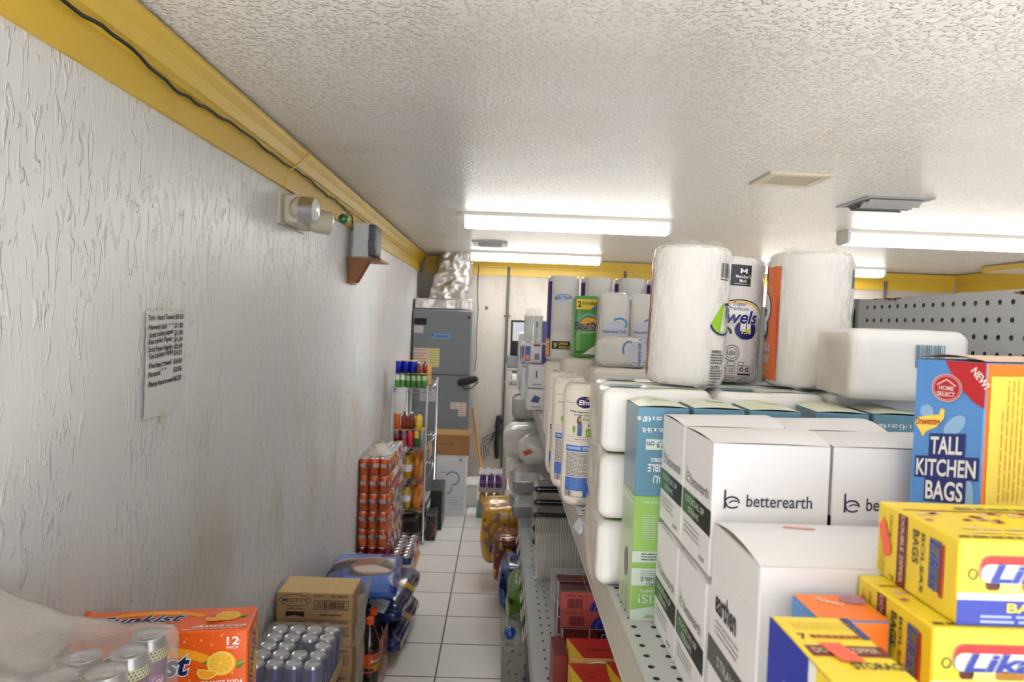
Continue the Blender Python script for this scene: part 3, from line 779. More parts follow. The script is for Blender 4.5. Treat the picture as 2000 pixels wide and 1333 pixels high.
# ---- tower of soda cans against the wall
FANTA = mat('orange_can', (226, 100, 40), .25, .35); CRED = mat('red_can', (150, 26, 34), .25, .35); CDK = mat('can_grey_print', (120, 112, 116), .35, .2)
def printed_can(body, word, ink):
    b = can_mesh('c', .0312, .110, body); g = G.cyl(b, (0, 0, 0), .0312)
    for k in range(3):
        o = k * .065 - .065
        if word: g.text(word, o - .020, .052, .024, ink, 1, .040, .06, .1, outline=K(60, 40, 60), ow=.04)
        g.rect(o + .026, .02, o + .040, .085, CDK, 0)
    return b
MESH = {'orange': printed_can(FANTA, 'FANTA', WHITE).mesh('orange_can'), 'red': printed_can(CRED, '', WHITE).mesh('red_can')}
for n_, c_, d_ in (('yellow', (222, 184, 60), (160, 60, 40)), ('silver', (190, 190, 194), (150, 40, 60)), ('purple', (112, 60, 110), (190, 150, 60)), ('white', (214, 208, 200), (60, 90, 150)), ('green', (80, 140, 60), (210, 200, 90)), ('rust', (190, 80, 50), (220, 200, 190)), ('blue', (40, 60, 160), (190, 196, 210)), ('pink', (206, 60, 84), (220, 210, 210))):
    MESH[n_] = can_mesh('c', .0312, .110, mat('can_' + n_, c_, .28, .3), mat('can2_' + n_, d_, .3, .3)).mesh(n_ + '_can')
def put(mesh, name, loc, label, cat, group=None, rz=0, sc=None):
    o = bpy.data.objects.new(name, mesh); COL.objects.link(o); o.location = loc; o.rotation_euler = (0, 0, rz)
    if sc: o.scale = sc
    return tag(o, label, cat, group)
RG = random.Random(11)
for lay in range(7):
    for i in range(3):
        for j in range(10):
            if not (j == 0 or i == 2 or lay == 6): continue
            near = j < 3
            n_ = 'red' if (near and lay < 2) else 'orange' if near else RG.choice(('yellow', 'silver', 'purple', 'white', 'rust', 'rust', 'silver', 'pink'))
            lab = ('orange soda can in the front of the tall can tower against the wall', 'orange cans of the tower') if n_ == 'orange' else ('dark red can low in the tall can tower against the wall', 'dark red cans of the tower') if n_ == 'red' else ('mixed-colour can in the rear part of the tall film-wrapped tower', 'mixed cans of the tower')
            put(MESH[n_], 'soda_can', (-.818 + i * .0635, 4.235 + j * .0645, lay * .1112), lab[0], 'can', lab[1], RG.uniform(-.5, .5) if n_ == 'orange' else RG.uniform(0, 6))
tag(MB().sheet(lambda u, v: (-.656 + .0065 + .004 * noise.noise(Vector((u * 14, v * 14, 2))), 4.40 + .46 * u, .02 + .80 * v), 24, 30, FILM).build('shrink_wrap'), 'clear film down the aisle side of the can tower', 'plastic wrap')
def tuft(u, v):
    a = u * 2 * math.pi; r = (.11 - .07 * v) * (1 + .25 * noise.noise(Vector((math.cos(a) * 3, math.sin(a) * 3, v * 3))))
    return (-.755 + r * .75 * math.cos(a), 4.36 + r * math.sin(a), .7835 + .065 * v + .012 * noise.noise(Vector((a * 3, v * 9, 1))))
tag(MB().sheet(tuft, 30, 8, WRAP).build('plastic_bag'), 'loose clear plastic bunched on top of the can tower', 'plastic bag')
# low tray of cans in front of the rack
b = MB(); x0, x1, y0, y1 = -.652, -.512, 4.27, 4.74
b.box(x0, x1, y0, y1, 0, .03, CARD); tag(b.build('can_tray'), 'low cardboard tray of mixed cans on the floor beside the can tower', 'tray')
for i in range(2):
    for j in range(7):
        n_ = ('yellow', 'white', 'silver', 'white', 'rust', 'pink', 'silver')[(i + j) % 7]
        put(MESH[n_], 'soda_can', (-.615 + i * .0655, 4.305 + j * .0655, .0305), 'mixed-colour can standing in the low tray on the floor', 'can', 'cans in the low floor tray', RG.uniform(0, 6))

# ---- chrome wire rack with drinks
t = thing('wire_rack', 'narrow chrome wire rack full of drinks beside the can tower', 'shelving rack', (-.647, 5.335, 0))
RX, RY = .126, .385
for sx in (-1, 1):
    for sy in (-1, 1):
        p = MB(); p.lathe([(.011, 0), (.011, .02), (.0085, .021), (.0085, 1.158), (.006, 1.163)], CHROME, 12, c=(sx * RX, sy * RY, 0)); p.build('post', t)
SH = (1.140, .705, .470, .255, .055)
for z in SH:
    s_ = MB()
    for sx in (-1, 1):
        for dz in (0, -.028): s_.tube([(sx * RX, -RY, z + dz), (sx * RX, RY, z + dz)], .003, CHROME, 6)
        s_.tube([(sx * RX, -RY + .77 * k / 24, z - (.028 if k % 2 else 0)) for k in range(25)], .002, CHROME, 5)
    for sy in (-1, 1):
        for dz in (0, -.028): s_.tube([(-RX, sy * RY, z + dz), (RX, sy * RY, z + dz)], .003, CHROME, 6)
        s_.tube([(-RX + 2 * RX * k / 8, sy * RY, z - (.028 if k % 2 else 0)) for k in range(9)], .0022, CHROME, 5)
    for k in range(1, 10): s_.tube([(-RX + 2 * RX * k / 10, -RY, z + .002), (-RX + 2 * RX * k / 10, RY, z + .002)], .0018, CHROME, 5)
    s_.build('wire_shelf', t)
def bottle_mesh(name, r, h, liquid, cap, label=None):
    b = MB(); b.lathe([(r * .85, 0), (r, h * .05), (r, h * .28), (r, h * .55), (r * .98, h * .68), (r * .38, h * .86), (r * .36, h * .90)], [liquid, liquid, label or liquid, liquid, liquid, liquid], 16)
    b.lathe([(r * .42, h * .895), (r * .42, h)], cap, 12); return b.mesh(name)
def juice(n, c): return mat('juice_' + n, c, .12, coat=.8)
BM = {'yellow': bottle_mesh('b', .033, .19, juice('yellow', (200, 150, 30)), K(60, 60, 70), WHITE), 'amber': bottle_mesh('b', .033, .19, juice('amber', (206, 120, 30)), K(220, 110, 30), None),
      'orange': bottle_mesh('b', .033, .17, juice('orange', (226, 120, 30)), K(200, 60, 30), K(230, 150, 60)), 'lemon': bottle_mesh('b', .033, .17, juice('lemon', (206, 176, 50)), K(40, 60, 120), WHITE),
      'red': bottle_mesh('b', .03, .13, juice('red', (120, 26, 24)), K(40, 90, 50), K(150, 30, 30)), 'brown': bottle_mesh('b', .03, .13, juice('brown', (96, 40, 22)), WHITE, K(120, 50, 30)),
      'gold': bottle_mesh('b', .03, .13, juice('gold', (232, 200, 40)), K(50, 70, 150), K(230, 206, 70))}
MESH['mint'] = can_mesh('c', .0185, .100, K(86, 150, 70, .3), K(214, 226, 214, .3), K(120, 160, 90, .4)).mesh('mint'); MESH['leaf'] = can_mesh('c', .0185, .094, K(70, 120, 56, .3), K(140, 170, 120, .3), K(60, 110, 50, .4)).mesh('leaf')
MESH['tall_red'] = can_mesh('c', .0235, .122, mat('tall_red_can', (186, 30, 34), .25, .3), mat('tall_red_can2', (120, 90, 96), .3, .3)).mesh('tall_red')
MESH['tall_green'] = can_mesh('c', .0225, .122, K(60, 110, 50, .3), K(196, 176, 40, .3)).mesh('tall_green'); MESH['tall_silver'] = can_mesh('c', .0215, .122, K(170, 172, 176, .3, metal=.3)).mesh('tall_silver')
MESH['tall_pink'] = can_mesh('c', .0225, .122, K(206, 50, 80, .3)).mesh('tall_pink'); MESH['tall_orange'] = can_mesh('c', .0245, .122, K(206, 100, 40, .3, metal=.2)).mesh('tall_orange')
MESH['tall_blue'] = can_mesh('c', .0245, .094, mat('deep_blue_can', (24, 44, 170), .22, .5), None, K(206, 190, 120, .4)).mesh('tall_blue')
for j in range(8):
    for i in range(6):
        if j > 2 and (i < 5 or j > 3): continue
        nm = 'mint' if i < 2 else 'leaf'
        put(MESH[nm], 'juice_can', (-.745 + i * .0385, 4.985 + j * .04, 1.144), ('pale mint small can in the front of the rack top' if i < 2 else 'dark green small can on the rack top'), 'can', 'pale mint cans on the rack top' if i < 2 else 'green cans on the rack top')
b = MB(); b.box(-.764, -.536, 4.96, 5.09, 1.2445, 1.2475, CARD); tag(b.build('cardboard_sheet'), 'thin cardboard sheet under the deep blue cans on the rack', 'cardboard')
for i in range(3):
    for j in range(2): put(MESH['tall_blue'], 'soda_can', (-.738 + i * .052, 4.99 + j * .055, 1.248), 'shiny deep blue can on the upper tier of the rack top', 'can', 'deep blue cans on the rack')
for i in range(2): put(BM['red'] if i else BM['brown'], 'juice_bottle', (-.592 + i * .036, 4.99 + i * .06, 1.248), ('small dark red bottle beside the blue cans, rear one', 'small brown bottle beside the deep blue cans')[1 - i], 'bottle', None, 0, (.62, .62, .66))
b = MB(); b.box(-.60, -.535, 5.14, 5.34, 1.144, 1.29, K(216, 160, 60)); tag(b.build('drink_carton'), 'yellow-tan carton at the aisle side of the rack top', 'carton')
for k, n_ in enumerate(('tall_red', 'tall_red', 'tall_pink', 'tall_green', 'tall_silver')):
    x = (-.738, -.686, -.638, -.592, -.549)[k]
    for j in range(3):
        put(MESH[n_], 'soda_can', (x, 4.985 + j * .052, .7095), {'tall_red': 'red can with a grey band on the second rack shelf', 'tall_pink': 'pink can on the second rack shelf', 'tall_green': 'green and yellow can on the second rack shelf', 'tall_silver': 'silver can by the post on the second rack shelf'}[n_], 'can', n_.split('_')[1] + ' cans on the second rack shelf')
b = MB(); b.box(-.764, -.527, 4.96, 5.12, .8325, .8355, CARD); tag(b.build('cardboard_sheet'), 'thin cardboard sheet between two tiers of cans on the second shelf', 'cardboard')
put(MESH['tall_orange'], 'soda_can', (-.738, 4.99, .836), 'orange can in the upper tier of the second rack shelf', 'can')
for x, n_, lb in ((-.686, 'red', 'dark red bottle with a green cap beside the upper orange can'), (-.634, 'brown', 'brown bottle with a white cap in the upper tier'), (-.578, 'gold', 'yellow bottle with a blue cap in the upper tier')):
    put(BM[n_], 'juice_bottle', (x, 4.995, .836), lb, 'bottle', None, 0, (.8, .8, 1))
b = MB(); b.pillow(.026, .03, .045, K(232, 140, 50, .3), .015, n=8, amp=.004, freq=30, c=(0, 0, .045)); tag(b.build('snack_pouch', loc=(-.632, 5.06, .836)), 'orange pouch behind the brown bottle on the rack', 'pouch')
for j in range(4):
    for i, n_ in enumerate(('yellow', 'yellow', 'amber')):
        put(BM[n_], 'juice_bottle', (-.725 + i * .072, 5.0 + j * .08, .4745), {'yellow': 'yellow juice bottle with a white label on the third rack shelf', 'amber': 'plain amber juice bottle on the third rack shelf'}[n_], 'bottle', n_ + ' bottles on the third rack shelf')
        n2 = ('lemon', 'lemon', 'orange')[i]
        put(BM[n2], 'juice_bottle', (-.725 + i * .072, 5.0 + j * .08, .2595), {'lemon': 'lemon-yellow juice bottle on the fourth rack shelf', 'orange': 'orange juice bottle with a red cap on the fourth rack shelf'}[n2], 'bottle', n2 + ' bottles on the fourth rack shelf')
for k, (y, c_, lb) in enumerate(((5.05, (36, 34, 30), 'black snack pack on the lowest rack shelf, front one'), (5.2, (150, 120, 30), 'mustard snack pack on the lowest rack shelf'), (5.4, (40, 36, 34), 'black snack pack at the back of the lowest rack shelf'))):
    b = MB(); b.pillow(.10, .06, .06, K(*c_, .3), .03, (0, 0, .01), 8, .006, 12, k, c=(0, 0, .072)); tag(b.build('snack_pack', loc=(-.645, y, .059)), lb, 'snack pack')
b = MB(); b.sheet(lambda u, v: (-.510 + .012 * math.sin(v * 3) + .006 * u, 5.0 + .16 * u, .60 + .15 * v - .04 * u * v), 6, 8, CARD)
tag(b.build('cardboard_scrap'), 'torn cardboard scrap sticking out of the rack beside the grey cabinet', 'cardboard')
# ================================================================ store shelving
t = gond = thing('gondola_shelving', 'long grey steel shop shelving with perforated shelves and pegboard back', 'shop shelving', (0, 0, 0))
ZU, ZL, XB = 1.26, .71, .715
JO = (.16, 1.38, 2.60, 3.82, 5.04)                                     # joints between the four-foot sections
PEGD = mat('peg_hole', (92, 94, 96), .7); HOLE = mat('slot_edge', (70, 70, 70), .7)
def panel(y0, y1, zc):
    """pegboard with real holes above zc, plain below"""
    b = MB(); p = .0254
    us = [y0 + .012]; 
    while us[-1] + p < y1 - .01: us.append(us[-1] + p)
    zs = [1.72 - .0035]
    while zs[-1] - p > zc: zs.append(zs[-1] - p)
    zs = zs[::-1]
    b.perforated(lambda u, v, d: Vector((XB + d, u, v)), us, zs, .0042, .006, PEG, PEGD)
    e = .006
    b.box(XB, XB + e, y0, us[0], .15, 1.72, PEG, 0); b.box(XB, XB + e, us[-1], y1, .15, 1.72, PEG, 0)
    b.box(XB, XB + e, us[0], us[-1], .15, zs[0], PEG, 0); b.box(XB, XB + e, us[0], us[-1], zs[-1], 1.72, PEG, 0)
    if y0 < 1:
        g = G.plane(b, (XB - .0001, y1, 0), (0, -1, 0), (0, 0, 1)); RUST = mat('rust_spots', (140, 92, 62), .8, vary=.2)
        for a, q, s_ in ((.10, 1.7185, 1), (.115, 1.7175, 1.4), (.135, 1.7188, .8), (.06, 1.7192, .6), (.425, 1.7165, .9), (.435, 1.7145, .9), (.44, 1.7175, 1.3)):
            g.poly([(a - .012 * s_, q + .001), (a - .004 * s_, q - .002 * s_), (a + .003 * s_, q - .0012 * s_), (a + .011 * s_, q - .003 * s_), (a + .014 * s_, q + .001)], RUST, 1)
    b.build('pegboard_panel', t)
panel(.16, 1.362, 1.45); 
b = MB(); b.box(XB, XB + .006, 1.398, 5.04, .15, 1.70, PEG, 0); b.build('back_panel', t)
b = MB(); b.box(XB + .035, XB + .041, .16, 5.04, .15, 1.72, PEG, 0); b.build('rear_panel', t)
for y in JO:
    b = MB(); b.box(XB - .003, XB + .034, y - .018, y + .018, .0, 1.722, mat('upright_grey', (128, 132, 136), .45, .3), .002)
    b.box(XB - .0045, XB - .003, y - .012, y - .004, .2, 1.7, DARK, 0); b.build('upright', t)
for y0, y1 in zip(JO, JO[1:]):
    # upper shelf, two rows of real holes behind the lip
    b = MB(); y0s, y1s = y0 + .002, y1 - .002
    us = [.172, .200, .2245]; n = int((y1s - y0s) / .0254); vs_ = [y0s + (y1s - y0s) * k / n for k in range(n + 1)]
    b.perforated(lambda u, v, d: Vector((u, v, ZU - d)), us, vs_, (.0042, .0040), .004, SHELF, HOLE)
    b.box(.2245, XB - .004, y0s, y1s, ZU - .03, ZU, SHELF, 0); b.box(.172, .2245, y0s, y1s, ZU - .03, ZU - .012, DARK, 0); b.build('shelf', t)
    b = MB(); b.add([(.172, y0s, ZU), (.172, y1s, ZU), (.1645, y1s, ZU - .038), (.1645, y0s, ZU - .038), (.1705, y0s, ZU - .04), (.1705, y1s, ZU - .04)], [[0, 3, 2, 1], [3, 4, 5, 2]], RAIL)
    b.box(.171, .1735, y0s, y1s, ZU - .036, ZU - .0003, RAIL, 0); b.box(.1615, .1655, y0s, y1s, ZU - .043, ZU - .037, RAIL, .001); b.build('price_rail', t)
    # lower shelf with slots
    b = MB(); us = [.117, .143, .169, .195]; n = int((y1s - y0s) / .0508); vs_ = [y0s + (y1s - y0s) * k / n for k in range(n + 1)]
    b.perforated(lambda u, v, d: Vector((u, v, ZL - d)), us[1:], vs_, (.0028, .0066), .004, SHELF, HOLE)
    b.box(.117, .143, y0s, y1s, ZL - .03, ZL, SHELF, 0); b.box(.195, XB - .004, y0s, y1s, ZL - .03, ZL, SHELF, 0); b.box(.143, .195, y0s, y1s, ZL - .03, ZL - .012, DARK, 0); b.build('shelf', t)
    b = MB(); b.box(.1125, .1165, y0s, y1s, ZL - .042, ZL - .0003, RAIL, .001); rail = b.build('price_rail', t)
    for k in range(8):
        R2 = random.Random(int(y0 * 100) + k); yy = y0s + .08 + k * .145 + R2.uniform(-.02, .02)
        if yy + .08 > y1s or not (1.9 < yy < 3.0): continue
        y1t = yy + R2.uniform(.06, .085); zb = ZL - .034 + R2.uniform(-.004, .003); zt2 = ZL + .004
        q = MB(); q.add([(.0985, yy, zb), (.0985, y1t, zb), (.1120, y1t, zt2), (.1120, yy, zt2), (.0992, yy, zb - .001), (.0992, y1t, zb - .001), (.1125, y1t, zt2 - .001), (.1125, yy, zt2 - .001)], [[0, 3, 2, 1], [4, 5, 6, 7], [0, 1, 5, 4], [1, 2, 6, 5], [2, 3, 7, 6], [3, 0, 4, 7]], K(230, 226, 210))
        g = G.plane(q, (.0983, y1t, zb), (0, -1, 0), (.0135, 0, zt2 - zb)); g.lines(.006, .008, y1t - yy - .008, .034, 2, BLACK, 1, .5, k); q.build('price_tag', rail)
    b = MB(); b.box(.057, XB - .004, y0s, y1s, .12, .15, SHELF, .002); b.build('base_deck', t)
    b = MB(); b.box(.055, .065, y0s, y1s, 0, .119, mat('kick_plate', (140, 136, 128), .5, vary=.08), 0); b.build('kick_plate', t)
b = MB(); b.pillow(.012, .024, .003, K(200, 210, 224, .3), .003, n=6, c=(0, 0, 0)); 
o = b.build('rail_clip', t, (.168, 1.335, 1.252), (0, math.radians(-55), .15)); 

# ================================================================ white wrapped napkins
NG = K(150, 180, 90, .5); NT = K(70, 120, 150, .5)
def napkin(label):
    t = thing('napkin_pack', label, 'napkin pack', (0, 0, 0))
    b = MB(); b.pillow(.082, .048, .0485, NAPKIN, .016, (.002, .003, .0012), 18, .0015, 26, 2, c=(0, 0, .0485))
    l = b; g = G(l, lambda a, c, q: Vector((a, c, .0984 + .0003 * q + .0012 * (1 - (a / .082) ** 2) * (1 - (c / .048) ** 2))))
    n = 10
    g.rect(-.070, -.036, .070, -.030, NG, 1); g.rect(-.070, -.030, -.02, -.008, NT, 1); l.build('pack', t)
    e = MB(); e.sheet(lambda u, v: (-.0865 - .002 * noise.noise(Vector((u * 6, v * 6, 4))), -.044 + .088 * u, .006 + .086 * v), 12, 12, mat('folded_film', (226, 216, 200), .3, alpha=.55, bump=(16, .8, (1, 1, 1), .02))); e.build('folded_film_end', t)
    return t
names = ('left', 'middle', 'right')
np0 = None
for col in range(3):
    for lay in range(3):
        x = .2365 + col * .1695; z = ZU + .0005 + lay * .1002
        lab = 'white wrapped napkin pack, %s layer %s' % (('bottom', 'middle', 'top')[lay], ('beside the tall teal and green box', 'behind the small pale-lidded boxes', 'under the pack with the blue barcode')[col])
        if np0 is None: np0 = napkin(lab); np0.location = (x, 1.05, z)
        else: dup(np0, (x, 1.05, z), 0, lab)
        dup(np0, (x + .012, 1.168, z), 0, 'white wrapped napkin pack in the second row, behind the front stacks', 'second-row napkin packs')
t = dup(np0, (.5575, .962, ZU + .0005 + .3006), 0, 'single white napkin pack with a blue barcode, lying on top of the napkin stacks')
for ch in list(t.children):
    if ch.name.startswith('pack'): bpy.data.objects.remove(ch)
l = MB(); l.pillow(.082, .048, .0485, NAPKIN, .016, (.002, .003, .0012), 18, .0015, 26, 2, c=(0, 0, .0485))
g = G.plane(l, (-.08, -.0533, 0), (1, 0, 0), (0, 0, 1))
g.bars(.080, .047, .120, .078, NT, 2, 8, 30); g.lines(.088, .040, .128, .045, 1, NT, 2); g.rect(.088, .0365, .100, .0373, NT, 2); g.lines(.088, .026, .13, .034, 2, NT, 2)
g.ring(.090, .020, .004, .004, .0014, NT, 2); g.ell(.104, .020, .004, .0025, NT, 2); g.lines(.092, .006, .122, .013, 2, K(120, 160, 190), 2)
l.build('pack', t)

# ================================================================ paper towel rolls
OR2 = mat('orange_pack_print', (226, 110, 44), .35, coat=.5); OR3 = K(214, 84, 40, .35); LIME = K(150, 200, 40, .35); DNAVY = K(30, 36, 110, .35); GREYT = K(90, 90, 92)
def roll(label, loc, r, h, tilt=(0, 0), seed=0):
    t = thing('paper_towel_roll', label, 'paper towel', loc); t.rotation_euler = (tilt[0], tilt[1], 0)
    b = MB(); k = .012
    prof = [(r * .55, .0), (r - k * .6, .001), (r - .002, .006), (r, .014)]
    prof += [(r, .014 + (h - .028) * i / 14) for i in range(1, 15)]
    prof += [(r - .002, h - .006), (r - k * .6, h - .001), (r * .32, h), (r * .3, h - .02)]
    b.lathe(prof, TISSUE, 56)
    vv = []
    for x, y, z in b.v:
        q = noise.noise(Vector((x * 28 + seed, y * 28, z * 9))) * .0012 + noise.noise(Vector((x * 60 + seed, y * 60, z * 30))) * .0004
        d = math.hypot(x, y) or 1; vv.append((x + x / d * q, y + y / d * q, z))
    b.v = vv
    def tf(u, v):
        a = u * 2 * math.pi; rr = (r - .001) * (1 - .82 * v) ; wob = noise.noise(Vector((math.cos(a) * 2.2 + seed, math.sin(a) * 2.2, v * 4)))
        return (rr * math.cos(a), rr * math.sin(a), h - .006 + .010 * math.sin(v * 3) * (1 + .9 * wob) + .004 * wob)
    MB().sheet(tf, 40, 8, FILM).build('wrap_gather', t)
    a0 = math.atan2(-loc[1], -loc[0])
    return t, b, G.cyl(b, (0, 0, 0), r + .0006, a0)
zt = ZU + .3018
# nearest roll: barcode, green swoosh, warning text
t, l, g = roll('large plain white paper towel roll with a barcode and an orange stripe at its edge', (.2925, 1.080, zt), .0600, .216, (0, math.radians(1.6)), 1)
g.rect(-.098, .012, -.078, .198, OR2, 1); g.rect(-.098, .06, -.082, .16, OR3, 2); g.text('thick & strong', -.089, .022, .008, WHITE, 3, .07, .03, 0, math.pi / 2)
g.bars(.048, .168, .070, .190, BLACK, 2, 3, 22); g.lines(.048, .163, .070, .167, 1, BLACK, 2)
g.poly([(.036, .098), (.050, .080), (.058, .082), (.075, .098), (.082, .13), (.07, .132), (.055, .126)][::1], LIME, 1); g.ring(.062, .098, .028, .018, .003, DNAVY, 2, (math.pi * 1.05, math.pi * 1.9))
g.text('To', .064, .106, .024, DNAVY, 4, .026, .04, .18, .05, outline=WHITE, ow=.05)
g.text('WARNING:', .040, .053, .0045, BLACK, 2, .022, .05); g.lines(.040, .036, .068, .052, 4, GREYT, 2, .5); g.text('CAUTION', .040, .029, .0045, BLACK, 2, .02, .05); g.lines(.040, .012, .068, .028, 4, GREYT, 2, .5); g.lines(.040, .003, .056, .011, 2, GREYT, 2)
l.build('roll', t)
# label side of the next roll
t, l, g = roll('white paper towel roll with a black square label and a purple-blue word across it, set back between two larger rolls', (.3835, 1.192, zt), .0645, .212, (0, math.radians(2)), 2)
_g0 = g; g = G.cyl(l, (0, 0, 0), .0651, math.atan2(-1.192, -.3835) + .040 / .0645)
t['label'] = 'paper towel roll with a black square label and blue lettering, set back between two others'
INK2 = K(40, 40, 44)
g.rect(-.040, .162, .002, .197, INK2, 1); g.poly([(-.018, .183), (-.018, .191), (-.0155, .191), (-.012, .187), (-.0085, .191), (-.006, .191), (-.006, .183), (-.009, .183), (-.009, .187), (-.012, .1845), (-.015, .187), (-.015, .183)], WHITE, 2)
g.text("Member's", -.012, .175, .0055, WHITE, 2, .026, .02, 0, 0, 'c'); g.text('Mark', -.012, .168, .0055, WHITE, 2, .013, .02, 0, 0, 'c'); g.rect(-.027, .165, .0, .1655, WHITE, 2)
g.ell(-.012, .110, .048, .030, K(40, 34, 20), 1, arc=(.1, 3.0)); g.ell(-.012, .109, .047, .029, K(236, 200, 130), 2, arc=(.1, 3.0)); g.ell(-.012, .108, .044, .025, WHITE, 3, arc=(.1, 3.0))
g.text('Super', -.026, .129, .0075, DNAVY, 4, .024, .01, .1); g.text('Premium', -.034, .1215, .0065, DNAVY, 4, .036, .01, .1)
g.text('wels', -.035, .100, .021, DNAVY, 6, .056, .05, .25, .02, outline=WHITE, ow=.05)
g.ring(-.048, .082, .024, .016, .004, INK2, 3, (0, 1.6))
g.ell(.001, .090, .021, .0165, DNAVY, 3); g.poly([(-.011, .088), (-.011, .099), (-.001, .101), (-.001, .086)], WHITE, 4); g.poly([(.001, .087), (.001, .101), (.009, .099), (.009, .085)], WHITE, 4); g.text('150', .001, .083, .008, K(232, 230, 60), 6, .018, .04, 0, 0, 'c', outline=DNAVY, ow=.05)
g.ring(-.022, .050, .0135, .0135, .0012, GREYT, 2); g.ring(-.022, .050, .0095, .0095, .0008, GREYT, 2); g.text('USA', -.022, .047, .0065, GREYT, 2, .014, .03, 0, 0, 'c'); g.frame(-.028, .029, -.015, .036, .001, GREYT, 2)
g.frame(-.038, .0155, -.014, .028, .0008, GREYT, 2); g.ring(-.032, .022, .004, .004, .0014, GREYT, 3); g.lines(-.025, .018, -.016, .026, 3, GREYT, 3)
g.frame(-.010, .014, .016, .030, .0008, GREYT, 2); g.rect(-.010, .014, .016, .017, INK2, 2); g.ring(-.003, .0235, .004, .004, .002, INK2, 3); g.ring(.008, .0235, .004, .004, .002, INK2, 3); g.frame(-.010, .030, .001, .036, .0008, GREYT, 2)
g.frame(-.034, .001, .014, .0125, .0008, GREYT, 2); g.text('Questions or Comments?', -.031, .0085, .0028, INK2, 3, .042, .04); g.lines(-.031, .002, .011, .008, 3, GREYT, 3)
l.build('roll', t)
# third roll: orange panel at the left edge
t, l, g = roll('large white paper towel roll with a wide orange panel along one side', (.499, 1.108, zt), .0650, .216, (0, math.radians(.6)), 3)
g.rect(-.110, .010, -.047, .192, OR2, 1); g.poly([(-.1, .11), (-.085, .13), (-.055, .14), (-.047, .15), (-.047, .01), (-.08, .01), (-.1, .04)], OR3, 2)
g.poly([(-.108, .004), (-.108, .07), (-.095, .036), (-.080, .010), (-.077, .004)], DNAVY, 3)
g.ell(-.088, .125, .022, .026, K(40, 34, 20), 3); g.ell(-.089, .125, .021, .025, WHITE, 4); g.text('els', -.104, .112, .018, DNAVY, 6, .025, .04, .25); g.rect(-.1, .17, -.088, .196, INK2, 4)
g.ell(-.086, .090, .014, .016, DNAVY, 3); g.rect(-.094, .088, -.078, .10, WHITE, 4); g.text('150', -.092, .082, .008, K(232, 230, 60), 6, .015, .04)
for s_, z, c_ in (('THICK &', .062, WHITE), ('STRONG', .055, WHITE), ('LONG &', .044, WHITE), ('LASTING', .037, WHITE), ('MEGA', .024, K(240, 210, 60)), ('ROLL', .016, K(240, 210, 60))): g.text(s_, -.075, z, .006, c_, 5, .022, .04, 0, 0, 'c', outline=DNAVY, ow=.05)
g.bars(.073, .160, .088, .190, BLACK, 2, 6, 16); g.poly([(.07, .085), (.085, .088), (.1, .10), (.1, .135), (.085, .12)], LIME, 1); g.rect(.088, .10, .098, .12, DNAVY, 2)
l.build('roll', t)

